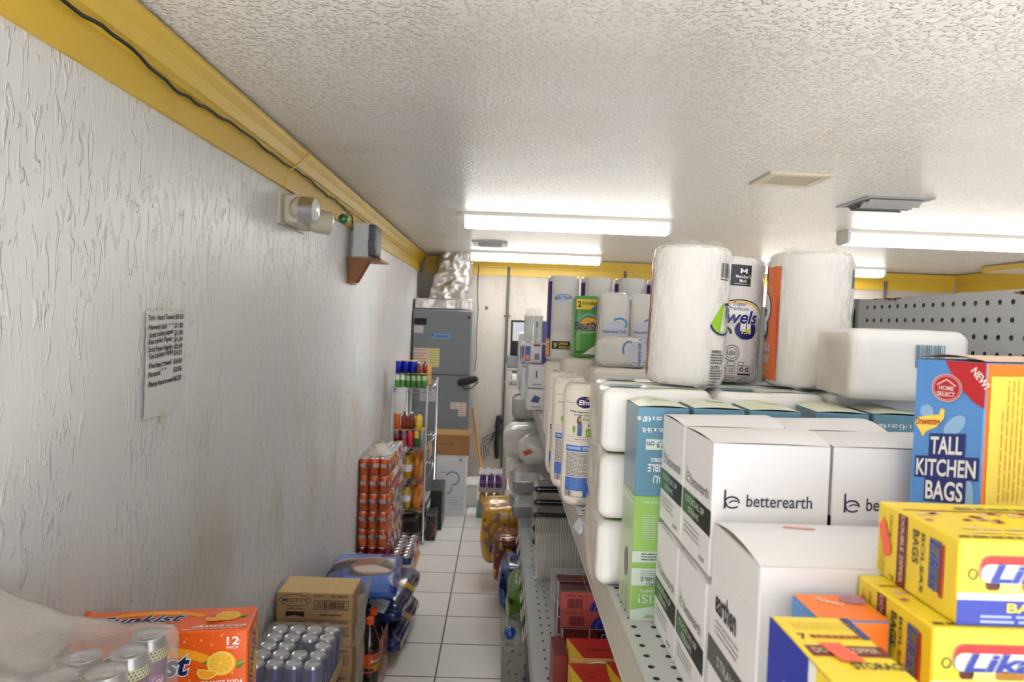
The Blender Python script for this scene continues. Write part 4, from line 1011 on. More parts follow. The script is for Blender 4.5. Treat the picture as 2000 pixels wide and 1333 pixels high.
# ================================================================ foil-bag roll boxes (teal and green)
TEAL = K(92, 138, 164, .35); GREEN = K(146, 190, 98, .35); LIDC = K(222, 226, 206, .4); PALEG = K(200, 214, 206, .4)
def saver(label, x0, y0, rz=0):
    t = thing('storage_bag_box', label, 'box', (x0, y0, ZU + .0005), rz)
    w, d, h = .0675, .0835, .284; zs = h * .585
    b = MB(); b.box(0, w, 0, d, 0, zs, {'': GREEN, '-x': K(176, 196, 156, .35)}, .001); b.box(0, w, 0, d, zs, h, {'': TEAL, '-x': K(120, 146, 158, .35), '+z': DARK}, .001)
    F = faces(b, 0, w, 0, d, 0, h); f = F['front']; W2 = WHITE
    def up(s_, z, hh, ww, x=w - .010, m=W2, bold=.03): f.text(s_, x - .0, z, hh, m, 2, ww, bold, 0, math.pi, 'r' if False else 'l')
    # this box stands upside down: its print runs inverted
    for s_, z, hh, ww in (('11 in. x 14.5 cm x 4.87 m', .272, .007, .066), ('11 in. x 5.7 in. x 16 ft.', .257, .007, .060)): up(s_, z, hh, ww, w - .002)
    f.rect(.012, .228, w, .242, PALEG, 1); up('11 in. | 27,9 cm', .239, .008, .052, w - .002, K(60, 90, 110))
    up('ROLLO EXPANDIBLE', .217, .005, .046, w - .002); up('EXTENSIBLE', .209, .010, .050, w - .002); up('ROULEAU', .194, .010, .042, w - .002)
    f.text('SIN BPA', w - .008, .160, .0035, PALEG, 2, .022, .02, 0, math.pi); f.text('SANS BPA', w - .034, .160, .0035, PALEG, 2, .022, .02, 0, math.pi)
    f.lines(.012, .108, .045, .142, 12, PALEG, 2, .35, 2); f.poly([(.044, .148), (.0672, .152), (.0672, .10), (.058, .098)], K(206, 204, 220), 2); f.poly([(.056, .138), (.0672, .146), (.0672, .104), (.062, .10)], K(70, 60, 84), 3)
    f.rect(0, .078, w - .004, .093, PALEG, 1); f.lines(.012, .080, .056, .091, 3, K(70, 100, 80), 2, .45, 4)
    f.rect(0, .047, w - .004, .070, PALEG, 1); f.text('EXTENSIBLE', .058, .0585, .0055, K(70, 100, 80), 2, .046, .03, 0, math.pi); f.text('ROULEAU', .056, .0515, .0055, K(70, 100, 80), 2, .036, .03, 0, math.pi); f.lines(.012, .060, .056, .068, 3, K(120, 150, 130), 2, .3, 4)
    f.text('LONGTEMPS', .062, .042, .004, PALEG, 2, .05, .02, 0, math.pi); f.text('FRAIS!', .064, .035, .0115, PALEG, 2, .054, .02, 0, math.pi)
    f.rect(0, .0, w, .012, PALEG, 1); f.poly([(0, .012), (w, .012), (w, .026), (0, .014)], PALEG, 1); f.text('FoodSaver', .064, .008, .006, K(120, 170, 60), 2, .046, .03, .1, math.pi); f.ring(.036, .024, .006, .005, .0018, PALEG, 2, (.2, 3.4))
    f = F['left']; f.lines(.01, .11, .07, .155, 9, K(140, 160, 130), 2, .12, 3); f.ell(.045, .066, .012, .02, K(120, 108, 120), 2); f.text('ROLL', .03, .012, .006, BLACK, 2, .022, .03, 0, math.pi / 2); f.lines(.05, .006, .066, .04, 5, K(90, 100, 90), 2, .3, 3, True); f.lines(.012, .20, .06, .245, 8, K(150, 170, 180), 2, .12, 5); f.rect(.0, .150, d, .158, PALEG, 1)
    b.build('box', t)
    l = MB(); l.sheet(lambda u, v: (.001 + (w - .002) * u, .001 + (d - .002) * v, h + .0007 + .0055 * math.sin(u * math.pi) * (.3 + .7 * v)), 10, 6, LIDC); g = G(l, lambda a, c, q: Vector((a, c, h + .0012 + .0003 * q + .0055 * math.sin(a / w * math.pi) * (.3 + .7 * c / d)))); g.rect(.03, .05, .055, .06, K(190, 202, 150), 1); l.build('lid_flap', t)
    return t
s0 = saver('tall teal and green bag-roll box standing upside down at the front of the row', .1835, .8915)
for k, (dx, lb, rz) in enumerate(((.074, 'pale lid of a teal bag-roll box just right of the tall upside-down one', -.02), (.148, 'third teal bag-roll box in the row, its lid lifted', -.05), (.236, 'teal bag-roll box with a torn edge behind the white boxes', -.09), (.312, 'last bag-roll box in the row, greenish side, beside the tall kitchen bag box', -.06))):
    dup(s0, (.1835 + dx + (.0 if k < 2 else .004), .8935 + (.006 if k > 1 else 0), ZU + .0005), rz, ('second bag-roll box in the row, pale lid, next to the upside-down one', 'third bag-roll box in the row, teal, its lid lifted', 'fourth bag-roll box in the row, with a torn teal edge', 'last bag-roll box in the row, beside the tall kitchen bag box')[k])

# ================================================================ white straw cartons
BW, BD, BH = .1175, .1035, .1375
GRE = K(70, 110, 70, .5); INKB = K(36, 34, 60, .5); GT = K(150, 148, 144)
def logo_b(g, a, b, h, m, l=2):
    g.rect(a, b, a + h * .10, b + h, m, l); g.ring(a + h * .42, b + h * .33, h * .42, h * .34, h * .09, m, l, (-.1, 2.9)); g.ring(a + h * .46, b + h * .30, h * .40, h * .30, h * .09, m, l, (2.9, 5.6)); g.ring(a + h * .52, b + h * .16, h * .32, h * .30, h * .07, m, l, (.9, 2.6))
def straw(label):
    t = thing('straw_carton', label, 'box', (0, 0, 0), 0)
    b = MB(); b.box(0, BW, 0, BD, 0, BH - .0025, {'': CARTON, '+z': DARK}, .0012)  # closed top painted near-black, standing in for the shade in the lid gap
    F = faces(b, 0, BW, 0, BD, 0, BH - .0025); f = F['front']
    logo_b(f, .012, .070, .019, INKB); f.text('betterearth', .0345, .0725, .0125, INKB, 2, .066, .01)
    for k in range(9): f.poly([(.008 + k * .0115, .098 - k * .0004), (.0135 + k * .0115, .0962), (.0185 + k * .0115, .0958), (.0185 + k * .0115, .0955), (.0135 + k * .0115, .0959)], K(212, 212, 222), 1)
    f = F['left']; D_ = BD
    f.text('betterearth', D_ - .074, .076, .0115, K(70, 70, 76), 2, .064, .0); logo_b(f, .012, .076, .018, K(150, 170, 130))
    f.rect(.0, .040, D_ * .45, .066, GRE, 1); f.rect(D_ * .45, .040, D_, .066, BLACK, 1); f.text('COCKTAIL SIP', .012, .055, .0068, K(196, 200, 190), 2, .07, .03); f.text('STRAWS', .024, .044, .0068, K(196, 200, 190), 2, .04, .03)
    f.lines(.01, .018, .07, .034, 3, GT, 2, .3, 3); f.lines(.07, .006, .088, .014, 1, GT, 2, .5, 3)
    b.build('box', t)
    l = MB(); l.sheet(lambda u, v: (-.0002 + BW * u, .0002 + BD * v, BH - .0022 + .0085 * math.sin(v * math.pi) * (.25 + .75 * u) + .0008 * math.sin(u * math.pi)), 8, 12, CARTON); l.build('lid', t)
    return t
LB = {(0, 0, 0): 'white straw carton on the shelf, lower tier of the nearer stack', (0, 0, 1): 'lower rear white straw carton, its printed side showing behind the nearer stack', (0, 1, 0): 'white straw carton with the whole dark brand name facing front, upper tier', (0, 1, 1): 'upper rear white straw carton in front of the teal and green box',
      (1, 0, 0): 'lower white straw carton hidden under the one beside the kitchen bags', (1, 0, 1): 'lower rear white straw carton of the second stack', (1, 1, 0): 'white straw carton with half its brand name cut off by yellow boxes', (1, 1, 1): 'upper rear white straw carton of the second stack, only its lid visible'}
q0 = None
for (c_, l_, r_), lb in LB.items():
    loc = (.214 + c_ * .1205 + (.0015 if l_ else 0), .672 + r_ * .1085, ZU + .0005 + l_ * .1415)
    if q0 is None: q0 = straw(lb); q0.location = loc
    else: dup(q0, loc, 0, lb)
t = thing('straw_carton', 'larger plain white carton with a curved lid in front of the straw cartons', 'box', (.2142, .538, ZU + .0005))
w, d, h = .168, .121, .205
b = MB(); b.box(0, w, 0, d, 0, h - .004, {'': CARTON, '+z': K(196, 186, 170, .8)}, .0015)
f = faces(b, 0, w, 0, d, 0, h)['left']
f.text('earthen', .018, .122, .022, K(60, 60, 64), 2, .056, .04); f.lines(.02, .100, .085, .116, 3, GT, 2, .3, 7); f.rect(0, .066, d * .5, .092, K(90, 94, 92), 1); f.rect(d * .5, .066, d, .092, K(70, 74, 72), 1); f.text('STRAWS', .03, .074, .010, K(196, 200, 190), 3, .06, .02)
f.rect(0, .160, d, .1606, K(214, 210, 205), 1)
b.build('box', t)
l = MB(); l.sheet(lambda u, v: (-.0003 + w * u, .0002 + d * v, h - .0035 + .006 * math.sin(v * math.pi) * (1 - .4 * u)), 8, 14, CARTON)
g = G(l, lambda a, c, q: Vector((a, c, h - .003 + .0004 * q + .006 * math.sin(c / d * math.pi) * (1 - .4 * a / w)))); FLUO = K(255, 110, 84, .5)
g.poly([(.058, .096), (.085, .090), (.087, .094), (.060, .101)], FLUO, 2); l.build('lid', t)

# ================================================================ kitchen bag boxes
SKY = K(90, 150, 222, .35); SKY2 = K(150, 190, 232, .35); RED = K(196, 34, 44, .35); KOR = K(250, 130, 40, .35); KYE = K(252, 226, 96, .35); KNAVY = K(30, 44, 120, .35)
def kitchen(label, loc, size, rz=0, full=True, cat='box'):
    t = thing('bag_box', label, cat, loc, rz); w, d, h = size
    b = MB(); b.box(0, w, 0, d, 0, h, {'': SKY, '-y': KOR, '+z': K(232, 196, 170, .6)}, .0012)
    F = faces(b, 0, w, 0, d, 0, h)
    f = F['left']
    for i, (a, c, ra, rb) in enumerate(((.02, .20, .012, .008), (.07, .14, .02, .03), (.02, .10, .02, .014), (.08, .23, .01, .01), (.03, .07, .02, .015), (.08, .07, .014, .02), (.06, .19, .012, .016))): f.ell(a * d / .098, c * h / .25, ra * d / .12, rb * min(1, h / .2) * .8, SKY2, 1, rot=.4 * i)
    if full:
        D1 = d
        P_ = [(d * .44, h - .0005), (d, h - .0005), (d, h - .040)]
        for k in range(1, 7): t_ = k / 7; P_.append((d * (1 - .56 * t_ ** 1.25), h - .040 * (1 - t_ ** 1.9) ** .9))
        f.poly(P_, RED, 2); f.text('NEW!', d * .80, h - .0085, .0065, WHITE, 3, .020, .04, 0, -.85)
        ca, cb = d * .48, h - .0255
        f.ell(ca, cb, .0145, .0130, RED, 2); f.ring(ca, cb, .0145, .0130, .0010, K(230, 190, 190), 3); f.ring(ca, cb, .0126, .0112, .0006, K(230, 190, 190), 3)
        f.poly([(ca - .009, cb + .003), (ca, cb + .0085), (ca + .009, cb + .003), (ca + .009, cb + .0015), (ca, cb + .007), (ca - .009, cb + .0015)], K(240, 200, 200), 4); f.text('HOME', ca, cb - .002, .0038, WHITE, 4, .014, .03, 0, 0, 'c'); f.text('SELECT', ca, cb - .0075, .0038, WHITE, 4, .017, .03, 0, 0, 'c')
        z_ = h - .062
        f.poly([(.002, z_), (.006, z_ + .006), (.016, z_ + .009), (.026, z_ + .011), (.0275, z_ + .017), (.0315, z_ + .0165), (.031, z_ + .008), (.024, z_ - .001), (.015, z_ - .006), (.011, z_ - .012), (.008, z_ - .007)], KYE, 2); f.text('Drawstring', .004, z_ - .001, .0062, RED, 3, .024, .04, .1, .12)
        SL = .15
        def band(x0, x1, z0, z1):
            f.poly([(x, z + SL * (x - d * .52)) for x, z in ((x0, z0), (x1, z0), (x1, z1), (x0, z1))], KNAVY, 2)
        for s_, zz, ww, hh in (('TALL', h - .086, .030, .0158), ('KITCHEN', h - .1065, .056, .0152), ('BAGS', h - .1285, .035, .0168)):
            band(d * .52 - ww / 2 - .0022, d * .52 + ww / 2 + .0022, zz - .0028, zz + hh + .0028)
            f.text(s_, d * .52, zz - SL * ww / 2, hh, WHITE, 4, ww, .045, 0, 0, 'c', slope=SL)
            # slope is measured from the left end of the word
        f.ell(d * .74, h - .134, .010, .004, K(120, 40, 30), 6)
        f = F['front']; f.rect(.006, h * .46, w - .004, h - .012, KYE, 1); f.lines(.02, h * .5, w - .02, h * .95, 12, K(236, 180, 70), 2, .3, 3, True); f.rect(.010, h * .1, w * .5, h * .44, K(250, 206, 40, .35), 1)
    else:
        f = F['top']; f.rect(0, 0, w, d, KOR, 1); f.text('New!', .012, d - .012, .008, K(240, 210, 190), 3, .02, .03, .2, -.6); f.ell(w * .82, d - .01, .010, .008, K(170, 120, 150), 3)
    b.build('box', t)
    if full:
        l = MB(); l.sheet(lambda u, v: (-.002 + (w + .002) * u, -.001 + (d + .002) * v, h + .0012 + .004 * math.sin(v * math.pi)), 8, 10, K(226, 196, 176, .6)); l.build('lid_flap', t)
    return t
kitchen('tall blue kitchen bag box with orange front standing above the yellow boxes', (.4245, .588, ZU + .122), (.12, .0670, .2475), math.radians(21))
kitchen('orange and blue bag box lying under the tall kitchen bag box', (.397, .5475, ZU + .0005), (.12, .1, .121), 0, False)
kitchen('small orange bag box with blue side, behind the upright yellow box', (.2365, .4825, ZU + .0005), (.052, .046, .183), 0, False)

# ================================================================ yellow zipper bag boxes
YB = K(246, 218, 60, .4); MAR = K(120, 36, 36, .4); CHAR = K(70, 66, 56, .5); BL = K(48, 64, 170, .4)
def badge(g, a, b, w, h, rot=0):
    def T(x, y): return (a + x * math.cos(rot) - y * math.sin(rot), b + x * math.sin(rot) + y * math.cos(rot))
    def rr(x0, y0, x1, y1, r, m, l):
        P = []
        for cx, cy, t0 in ((x1 - r, y1 - r, 0), (x0 + r, y1 - r, 90), (x0 + r, y0 + r, 180), (x1 - r, y0 + r, 270)):
            P += [T(cx + r * math.cos(math.radians(t0 + q)), cy + r * math.sin(math.radians(t0 + q))) for q in (0, 30, 60, 90)]
        g.poly(P, m, l)
    rr(-w * .52, -h * .30, w * .52, h * .52, h * .30, K(190, 150, 120), 1); rr(-w * .50, -h * .28, w * .50, h * .50, h * .28, K(206, 50, 46), 2); rr(-w * .50, -h * .28, w * .50, h * .26, h * .24, WHITE, 3)
    rr(-w * .44, -h * .5, -w * .3, -h * .2, h * .1, K(90, 30, 20), 2); rr(-w * .32, -h * .56, w * .48, -h * .2, h * .16, K(240, 226, 130), 2); rr(-w * .08, -h * .5, w * .22, -h * .24, h * .1, K(180, 120, 20), 3)
    p = T(-w * .40, -h * .24); g.text('Likas', p[0], p[1], h * .50, BL, 5, w * .9, .05, .25, rot, outline=K(190, 200, 240), ow=.03)
    g.ring(*T(-w * .58, -h * .05), w * .05, h * .16, w * .014, CHAR, 2); g.ring(*T(w * .6, -h * .05), w * .05, h * .16, w * .014, CHAR, 2)
def zipper(label, loc, w, d, h, tall=False, art=True, rz=0):
    t = thing('zipper_bag_box', label, 'box', loc, rz)
    b = MB(); b.box(0, w, 0, d, 0, h, YB, .0012); F = faces(b, 0, w, 0, d, 0, h)
    if not tall:
        f = F['front']; badge(f, .048, h * .62, .066, h * .40); f.rect(0, h * .30, w, h * .38, WHITE, 1); f.rect(0, 0, w, h * .30, BL, 1)
        f.text('BAGS  BOLSAS', .034, h * .165, h * .105, YB, 2, .09, .05); f.lines(.016, h * .02, w - .02, h * .14, 2, K(170, 180, 230), 2, .5, 3)
        f = F['left']; V = -math.pi / 2
        f.lines(.004, .004, .014, h - .006, 3, K(190, 150, 40), 2, .3, 5, True); f.text('cierre', .018, h * .9, .004, K(150, 80, 30), 2, h * .3, .02, 0, V); f.text('7', .020, .006, .006, CHAR, 2, None, .03, 0, V)
        f.rect(.0285, .001, .0405, h - .002, MAR, 1); f.text('DOUBLE ZIPPER', .0325, h * .95, .0045, K(216, 196, 176), 2, h * .88, .03, 0, V)
        f.text('BAGS', .048, h * .86, .007, CHAR, 2, h * .42, .04, 0, V); f.text('BOLSAS', .058, h * .86, .0038, CHAR, 2, h * .74, .03, 0, V)
        f.text('Likas', .070, h * .86, .010, BL, 3, h * .62, .04, .2, V, outline=K(190, 190, 220), ow=.04); f.rect(.079, h * .2, .0835, h * .84, K(190, 50, 46), 1); f.rect(.067, h * .24, .080, h * .86, K(120, 120, 110), 1)
        f = F['top']; f.lines(.02, .012, w - .01, .03, 2, K(240, 220, 150), 2, .4, 7); R3 = random.Random(3)
        for k in range(60): a, c = R3.uniform(.004, w - .01), R3.uniform(.040, .066); f.poly([(a, c), (a + .006, c + .001), (a + .005, c + .006), (a - .001, c + .004)], R3.choice((K(206, 120, 120), K(236, 206, 190), K(160, 60, 60), K(232, 170, 150))), 1)
        f.rect(.004, .070, w - .01, .073, K(190, 110, 60), 1); f.lines(.05, .075, w - .02, .085, 1, K(120, 140, 70), 1, .6, 2); f.lines(.004, .003, w - .1, .010, 1, CHAR, 1, .5, 3)
    else:
        f = F['left']; f.rect(d * .0, 0, d, h, BL, 1); f.rect(d * .62, 0, d * .72, h, WHITE, 2); f.rect(d * .72, 0, d, h, YB, 2); f.lines(d * .25, h * .3, d * .5, h * .86, 4, K(150, 160, 220), 2, .3, 3, True); f.text('BAGS', d * .5, h * .82, .009, YB, 3, .035, .04, 0, -math.pi / 2)
        f = F['top']; f.lines(.008, d - .022, w - .004, d - .010, 3, K(206, 176, 60), 2, .25, 3); f.text('7', .006, d - .036, .008, CHAR, 2, None, .03); f.lines(.014, d - .035, w - .006, d - .028, 1, K(170, 70, 40), 2, .6, 5)
        f.rect(.004, d - .058, w, d - .044, MAR, 1); f.text('DOUBLE ZIPPER', .007, d - .054, .0065, K(216, 196, 176), 2, w - .012, .03); f.text('STORAGE', .022, d - .074, .008, CHAR, 2, .034, .03); f.rect(w - .006, d - .034, w, d - .002, K(50, 66, 130), 1)
    b.build('box', t)
    if art:
        s = MB()
        if tall:
            g = faces(s, 0, w, 0, d, 0, h)['top']; g.poly([(.014, d - .042), (.028, d - .042), (.033, d - .066), (.018, d - .066)], FLUO, 4)
        else:
            g = faces(s, 0, w, 0, d, 0, h)['left']; g.poly([(.004, h * .70), (.011, h * .82), (.021, h * .50), (.021, h * .36), (.014, h * .30)], FLUO, 4)
        s.build('price_sticker', t)
    return t
zipper('yellow zipper bag box on top of the pile, with a fluorescent orange sticker', (.3105, .4465, ZU + .1985), .19, .0975, .0575)
zipper('yellow zipper bag box second from the top of the pile, sticker on its end', (.2925, .4415, ZU + .1405), .19, .0945, .0575)
zipper('plain lower yellow zipper bag box at the bottom of the pile', (.294, .4415, ZU + .0005), .19, .0945, .0695, False, False)
zipper('lower yellow zipper bag box, second from the bottom of the pile', (.294, .4415, ZU + .0705), .19, .0945, .0695, False, False)
zipper('yellow and blue zipper bag box standing on end with an orange sticker on its top', (.1965, .372, ZU + .0005), .0535, .1, .1895, True)
# ================================================================ paper goods further down the upper shelf
ZT = ZU + .0005
BLUEP = K(60, 110, 200, .4); PURPLE = K(74, 44, 128, .4); GOLD = K(226, 150, 50, .4)
# two tall blue-labelled towel rolls standing at the shelf edge
def elite(label, x, y, seed):
    t = thing('paper_towel_roll', label, 'paper towel', (x, y, ZT)); r, h = .0405, .262
    b = MB(); prof = [(r * .5, .0), (r * .8, .001), (r - .003, .012), (r, .026)] + [(r, .026 + (h - .05) * i / 10) for i in range(1, 11)] + [(r - .003, h - .008), (r * .78, h), (r * .3, h - .001)]
    b.lathe(prof, TISSUE_WARM, 44)
    l = b; g = G.cyl(l, (0, 0, 0), r + .0004, math.atan2(-y, -x) + .06)
    P_ = K(40, 44, 60); L_ = -.036; R_ = .040
    g.rect(L_ - .02, .222, R_, .2226, P_, 1); g.ell(.004, .224, .0185, .0125, DNAVY, 2); g.ell(.014, .2335, .008, .003, K(220, 150, 90), 3, rot=.3); g.text('Elite', .004, .2185, .010, WHITE, 4, .025, .05, .08, 0, 'c')
    g.text('Juntos, hagamos del mundo', .004, .204, .0045, P_, 2, .066, .02, 0, 0, 'c', arch=-.003, slope=0); g.text('un lugar mas sano', .004, .196, .0045, P_, 2, .046, .02, 0, 0, 'c', arch=-.002)
    g.text('Recicla', .016, .185, .0055, K(130, 180, 50), 2, .03, .03, 0, 0, 'c')
    sk = K(206, 160, 130); g.ell(-.0055, .186, .0035, .0045, sk, 3); g.ell(-.0068, .184, .005, .009, K(80, 44, 34), 2); g.poly([(-.011, .166), (-.010, .179), (-.001, .179), (.0, .166)], K(110, 116, 140), 3); g.poly([(-.0105, .152), (-.010, .166), (-.001, .166), (-.001, .152)], K(40, 100, 170), 3)
    g.rect(.008, .150, .022, .167, K(130, 170, 50), 2); g.poly([(.006, .167), (.009, .180), (.021, .180), (.025, .167)], WHITE, 2); g.ell(.0155, .174, .004, .003, DNAVY, 3); g.ring(.015, .158, .004, .004, .0012, WHITE, 3)
    for a in (-.018, .029, .038): g.ell(a, .166, .0032, .0075, K(130, 176, 60), 2); g.rect(a - .0005, .153, a + .0005, .160, K(100, 130, 50), 2)
    g.rect(L_, .149, R_, .1495, P_, 1); g.text('Ahorra y Sustentable', .004, .143, .0034, P_, 2, .04, .02, 0, 0, 'c'); g.rect(L_, .140, R_, .1403, BLUEP, 1); g.rect(L_, .137, R_, .1373, BLUEP, 1)
    g.rect(L_, .118, R_, .131, BLUEP, 1); g.text('8396900', .003, .1215, .007, K(220, 230, 250), 2, .026, .05); g.lines(L_ + .003, .1215, .0, .129, 1, K(180, 200, 240), 2, .8, 3); g.ell(.033, .1245, .004, .004, K(140, 190, 60), 2)
    g.lines(L_ + .001, .064, R_ - .001, .116, 17, K(96, 98, 106), 1, .45, seed)
    g.rect(L_, .034, R_, .062, BLUEP, 1); g.lines(L_ + .002, .037, R_ - .003, .060, 8, K(110, 150, 220), 2, .35, seed + 3); g.rect(.006, .020, R_, .034, BLUEP, 1); g.ell(.034, .020, .012, .006, WHITE, 2)
    g.bars(L_ + .001, .022, L_ + .018, .033, P_, 2, 5, 18); g.rect(L_, .0205, .006, .0212, P_, 2); l.build('roll', t)
    def tf(u, v):
        a = u * 2 * math.pi; rr = (r - .001) * (1 - .8 * v); w_ = noise.noise(Vector((math.cos(a) * 2 + seed, math.sin(a) * 2, v * 4)))
        return (rr * math.cos(a), rr * math.sin(a), h - .012 + .016 * math.sin(v * 3) * (1 + .8 * w_))
    MB().sheet(tf, 32, 7, FILM).build('wrap_gather', t)
    return t
elite('paper towel roll at the shelf edge with a full blue and white printed label', .182, 1.485, 1)
elite('second blue-labelled paper towel roll, half hidden by the one in front', .170, 1.640, 2)
elite('third paper towel roll at the shelf edge, only a pale sliver showing', .1665, 1.775, 5)

def pack(name, label, loc, hx, hy, hz, m=TISSUE_WARM, cat='paper pack', r=.02, group=None, art=None, seed=0, amp=.0025):
    t = thing(name, label, cat, loc, 0, group)
    b = MB(); b.pillow(hx, hy, hz, m, r, (.002, .002, .001), 14, amp, 18, seed, c=(0, 0, hz))
    if art:
        l = b; g = G(l, lambda a, c, q: Vector((a, -hy - .0045 - .0004 * q, c))); g2 = G(l, lambda a, c, q: Vector((-hx - .0045 - .0004 * q, -a, c)))
        art(g, g2, hx, hy, 2 * hz)
    b.build('pack', t)
    return t
def blue_flecks(g, g2, hx, hy, h):
    R4 = random.Random(int(hx * 1e4))
    for k in range(7): g.ring(-hx + .012 + R4.uniform(0, .03), R4.uniform(.02, h - .03), .008, .010, .003, K(90, 150, 210), 2, (R4.uniform(0, 2), R4.uniform(3, 5)))
    for k in range(5): g2.ring(R4.uniform(-hy, hy) * .7, R4.uniform(.02, h - .03), .008, .010, .003, K(90, 150, 210), 2, (R4.uniform(0, 2), R4.uniform(3, 5)))
pack('toilet_paper_pack', 'tall cream toilet paper pack with blue flecks at the shelf edge', (.213, 2.38, ZT), .056, .056, .129, art=blue_flecks, seed=1)
pack('toilet_paper_pack', 'cream toilet paper pack under the second purple-sided bath tissue', (.331, 2.40, ZT), .056, .058, .129, seed=2)
pack('toilet_paper_pack', 'cream toilet paper pack under the third purple-sided bath tissue', (.449, 2.40, ZT), .056, .058, .129, seed=3)
pack('toilet_paper_pack', 'cream toilet paper pack under the last purple-sided bath tissue', (.567, 2.40, ZT), .056, .058, .129, seed=4)
pack('toilet_paper_pack', 'wide cream pack right behind the blue-labelled rolls, crinkled film top', (.300, 1.60, ZT), .072, .10, .130, seed=5)
pack('toilet_paper_pack', 'wide cream pack under the lying blue-swirl pack', (.345, 1.90, ZT), .098, .068, .1365, seed=6)
pack('toilet_paper_pack', 'wide cream pack under the standing blue-swirl packs', (.38, 2.055, ZT), .078, .068, .1375, seed=7)
pack('toilet_paper_pack', 'cream pack under the green towel pack', (.245, 2.16, ZT), .05, .075, .1425, seed=8)
def bt(label, x, base, rolls, first=False, name=True):
    t = thing('bath_tissue_pack', label, 'bath tissue', (x, 2.41, base), 0); r = .0545; rh = .0985
    b = MB(); prof = []
    for k in range(rolls): prof += [(r - .004, k * rh + .001), (r, k * rh + .007), (r, k * rh + rh - .006), (r - .004, k * rh + rh - .0005)]
    prof = [(r * .5, 0)] + prof + [(r * .3, rolls * rh)]
    b.lathe(prof, TISSUE, 36)
    h = rolls * rh
    l = b; g = G.cyl(l, (0, 0, 0), r + .001, math.atan2(-2.41, -x)); s_ = .0 if first else 0
    g.rect(-.078, .012, -.044, h - .02, PURPLE, 1); g.rect(-.078, .012, -.046, .075, GOLD, 2); g.lines(-.075, .02, -.05, .07, 4, K(250, 220, 160), 3, .4, 3)
    if first:
        g.ell(.0, h - .078, .032, .013, K(190, 206, 232), 2, rot=.12); g.text('Bath Tissue', -.030, h - .084, .012, K(40, 60, 120), 3, .06, .03, .2, .08); g.ring(.0, h - .08, .034, .016, .002, K(70, 110, 180), 4, (.2, 2.6), rot=.1)
        g.rect(-.036, .040, .030, .068, K(28, 30, 60), 2); g.text('9', -.028, .045, .017, K(240, 220, 60), 3, .011, .05); g.text('LARGE', -.012, .056, .008, K(240, 220, 60), 3, .034, .05, .1); g.text('ROLLS', -.008, .044, .008, K(240, 220, 60), 3, .034, .05, .1)
    l.build('rolls', t)
    return t
bt('tall bath tissue pack with a blue-lettered front and dark count label', .214, 1.5215, 3, True)
for x, lb in ((.331, 'second purple-sided bath tissue pack, behind the green towel pack'), (.449, 'third purple-sided bath tissue pack, behind the blue-swirl packs'), (.563, 'fourth purple-sided bath tissue pack, beside the big towel roll')): bt(lb, x, 1.5215, 3)
t = thing('paper_towel_pack', 'green two-roll paper towel pack with yellow header beside the bath tissue', 'paper towel', (.262, 2.155, 1.5465)); t['category'] = 'paper towel'
b = MB(); b.pillow(.036, .048, .097, mat('green_pack', (84, 160, 60), .35, coat=.5, bump=(8, .2, (1, 1, 1), .01)), .011, (.002, .002, 0), 14, .002, 14, 3, c=(0, 0, .097))
l = b; g = G(l, lambda a, c, q: Vector((a, -.0535 - .0004 * q, c)))
g.rect(-.034, .150, .034, .182, K(240, 206, 50), 1); g.poly([(.01, .150), (.034, .150), (.034, .172)], K(60, 130, 190), 2); g.text('2', -.030, .158, .017, BLACK, 3, .012, .04); g.text('DOUBLE', -.014, .165, .009, BLACK, 3, .044, .05)
g.ring(.006, .105, .036, .034, .007, K(120, 190, 170), 2, (.5, 2.8)); g.ell(.008, .108, .026, .018, K(246, 180, 40), 2); g.text('Bounty', -.036, .086, .026, K(36, 26, 40), 5, .07, .05, .15, .12, outline=WHITE, ow=.04); g.lines(-.02, .076, .03, .083, 2, WHITE, 4, .5)
g.rect(-.033, .016, .033, .022, K(50, 110, 50), 1); g.poly([(-.01, .012), (.034, .012), (.034, .045)], WHITE, 2); l.build('pack', t)
SWIRL = K(70, 150, 214, .4); SOFTP = K(206, 210, 232, .45)
def soft(label, x, y, z, lying=False):
    t = thing('bath_tissue_pack', label, 'bath tissue', (x, y, z), 0)
    b = MB(); hx, hy, hz = (.068, .042, .0425) if lying else (.0445, .044, .1055)
    b.pillow(hx, hy, hz, TISSUE, .022, (.002, .002, .001), 16, .002, 16, int(x * 99), c=(0, 0, hz))
    l = b; g = G(l, lambda a, c, q: Vector((a, -hy - .0035 - .0004 * q, c)))
    if lying:
        g.ell(.04, .04, .026, .034, SOFTP, 1); g.ring(.015, .052, .018, .024, .005, SWIRL, 2, (1.0, 3.8)); g.text('Heavenly Soft', .048, .008, .009, K(50, 60, 110), 3, .062, .02, 0, math.pi / 2)
        for a, c in ((.045, .074), (.058, .068), (.03, .012), (.058, .014)): g.ring(a, c, .006, .006, .002, SWIRL, 2, (0, 2.4))
    else:
        g.ell(.0, .097, .036, .030, SOFTP, 1); g.ring(.012, .118, .024, .020, .006, SWIRL, 2, (-.6, 2.5)); g.text('Heavenly Soft', -.036, .092, .0095, K(50, 60, 110), 3, .070, .02); g.lines(-.02, .054, .03, .062, 2, K(150, 160, 200), 2, .4); g.rect(.014, .035, .030, .042, SWIRL, 2); g.rect(-.040, .035, -.032, .042, SWIRL, 2)
    l.build('pack', t)
soft('lying blue-swirl bath tissue pack in front of the standing ones', .334, 1.90, 1.5345, True)
soft('standing blue-swirl bath tissue pack right beside the green towel pack', .333, 2.045, 1.5365)
soft('standing blue-swirl bath tissue pack half hidden by the orange-edged towel roll', .425, 2.05, 1.5365)
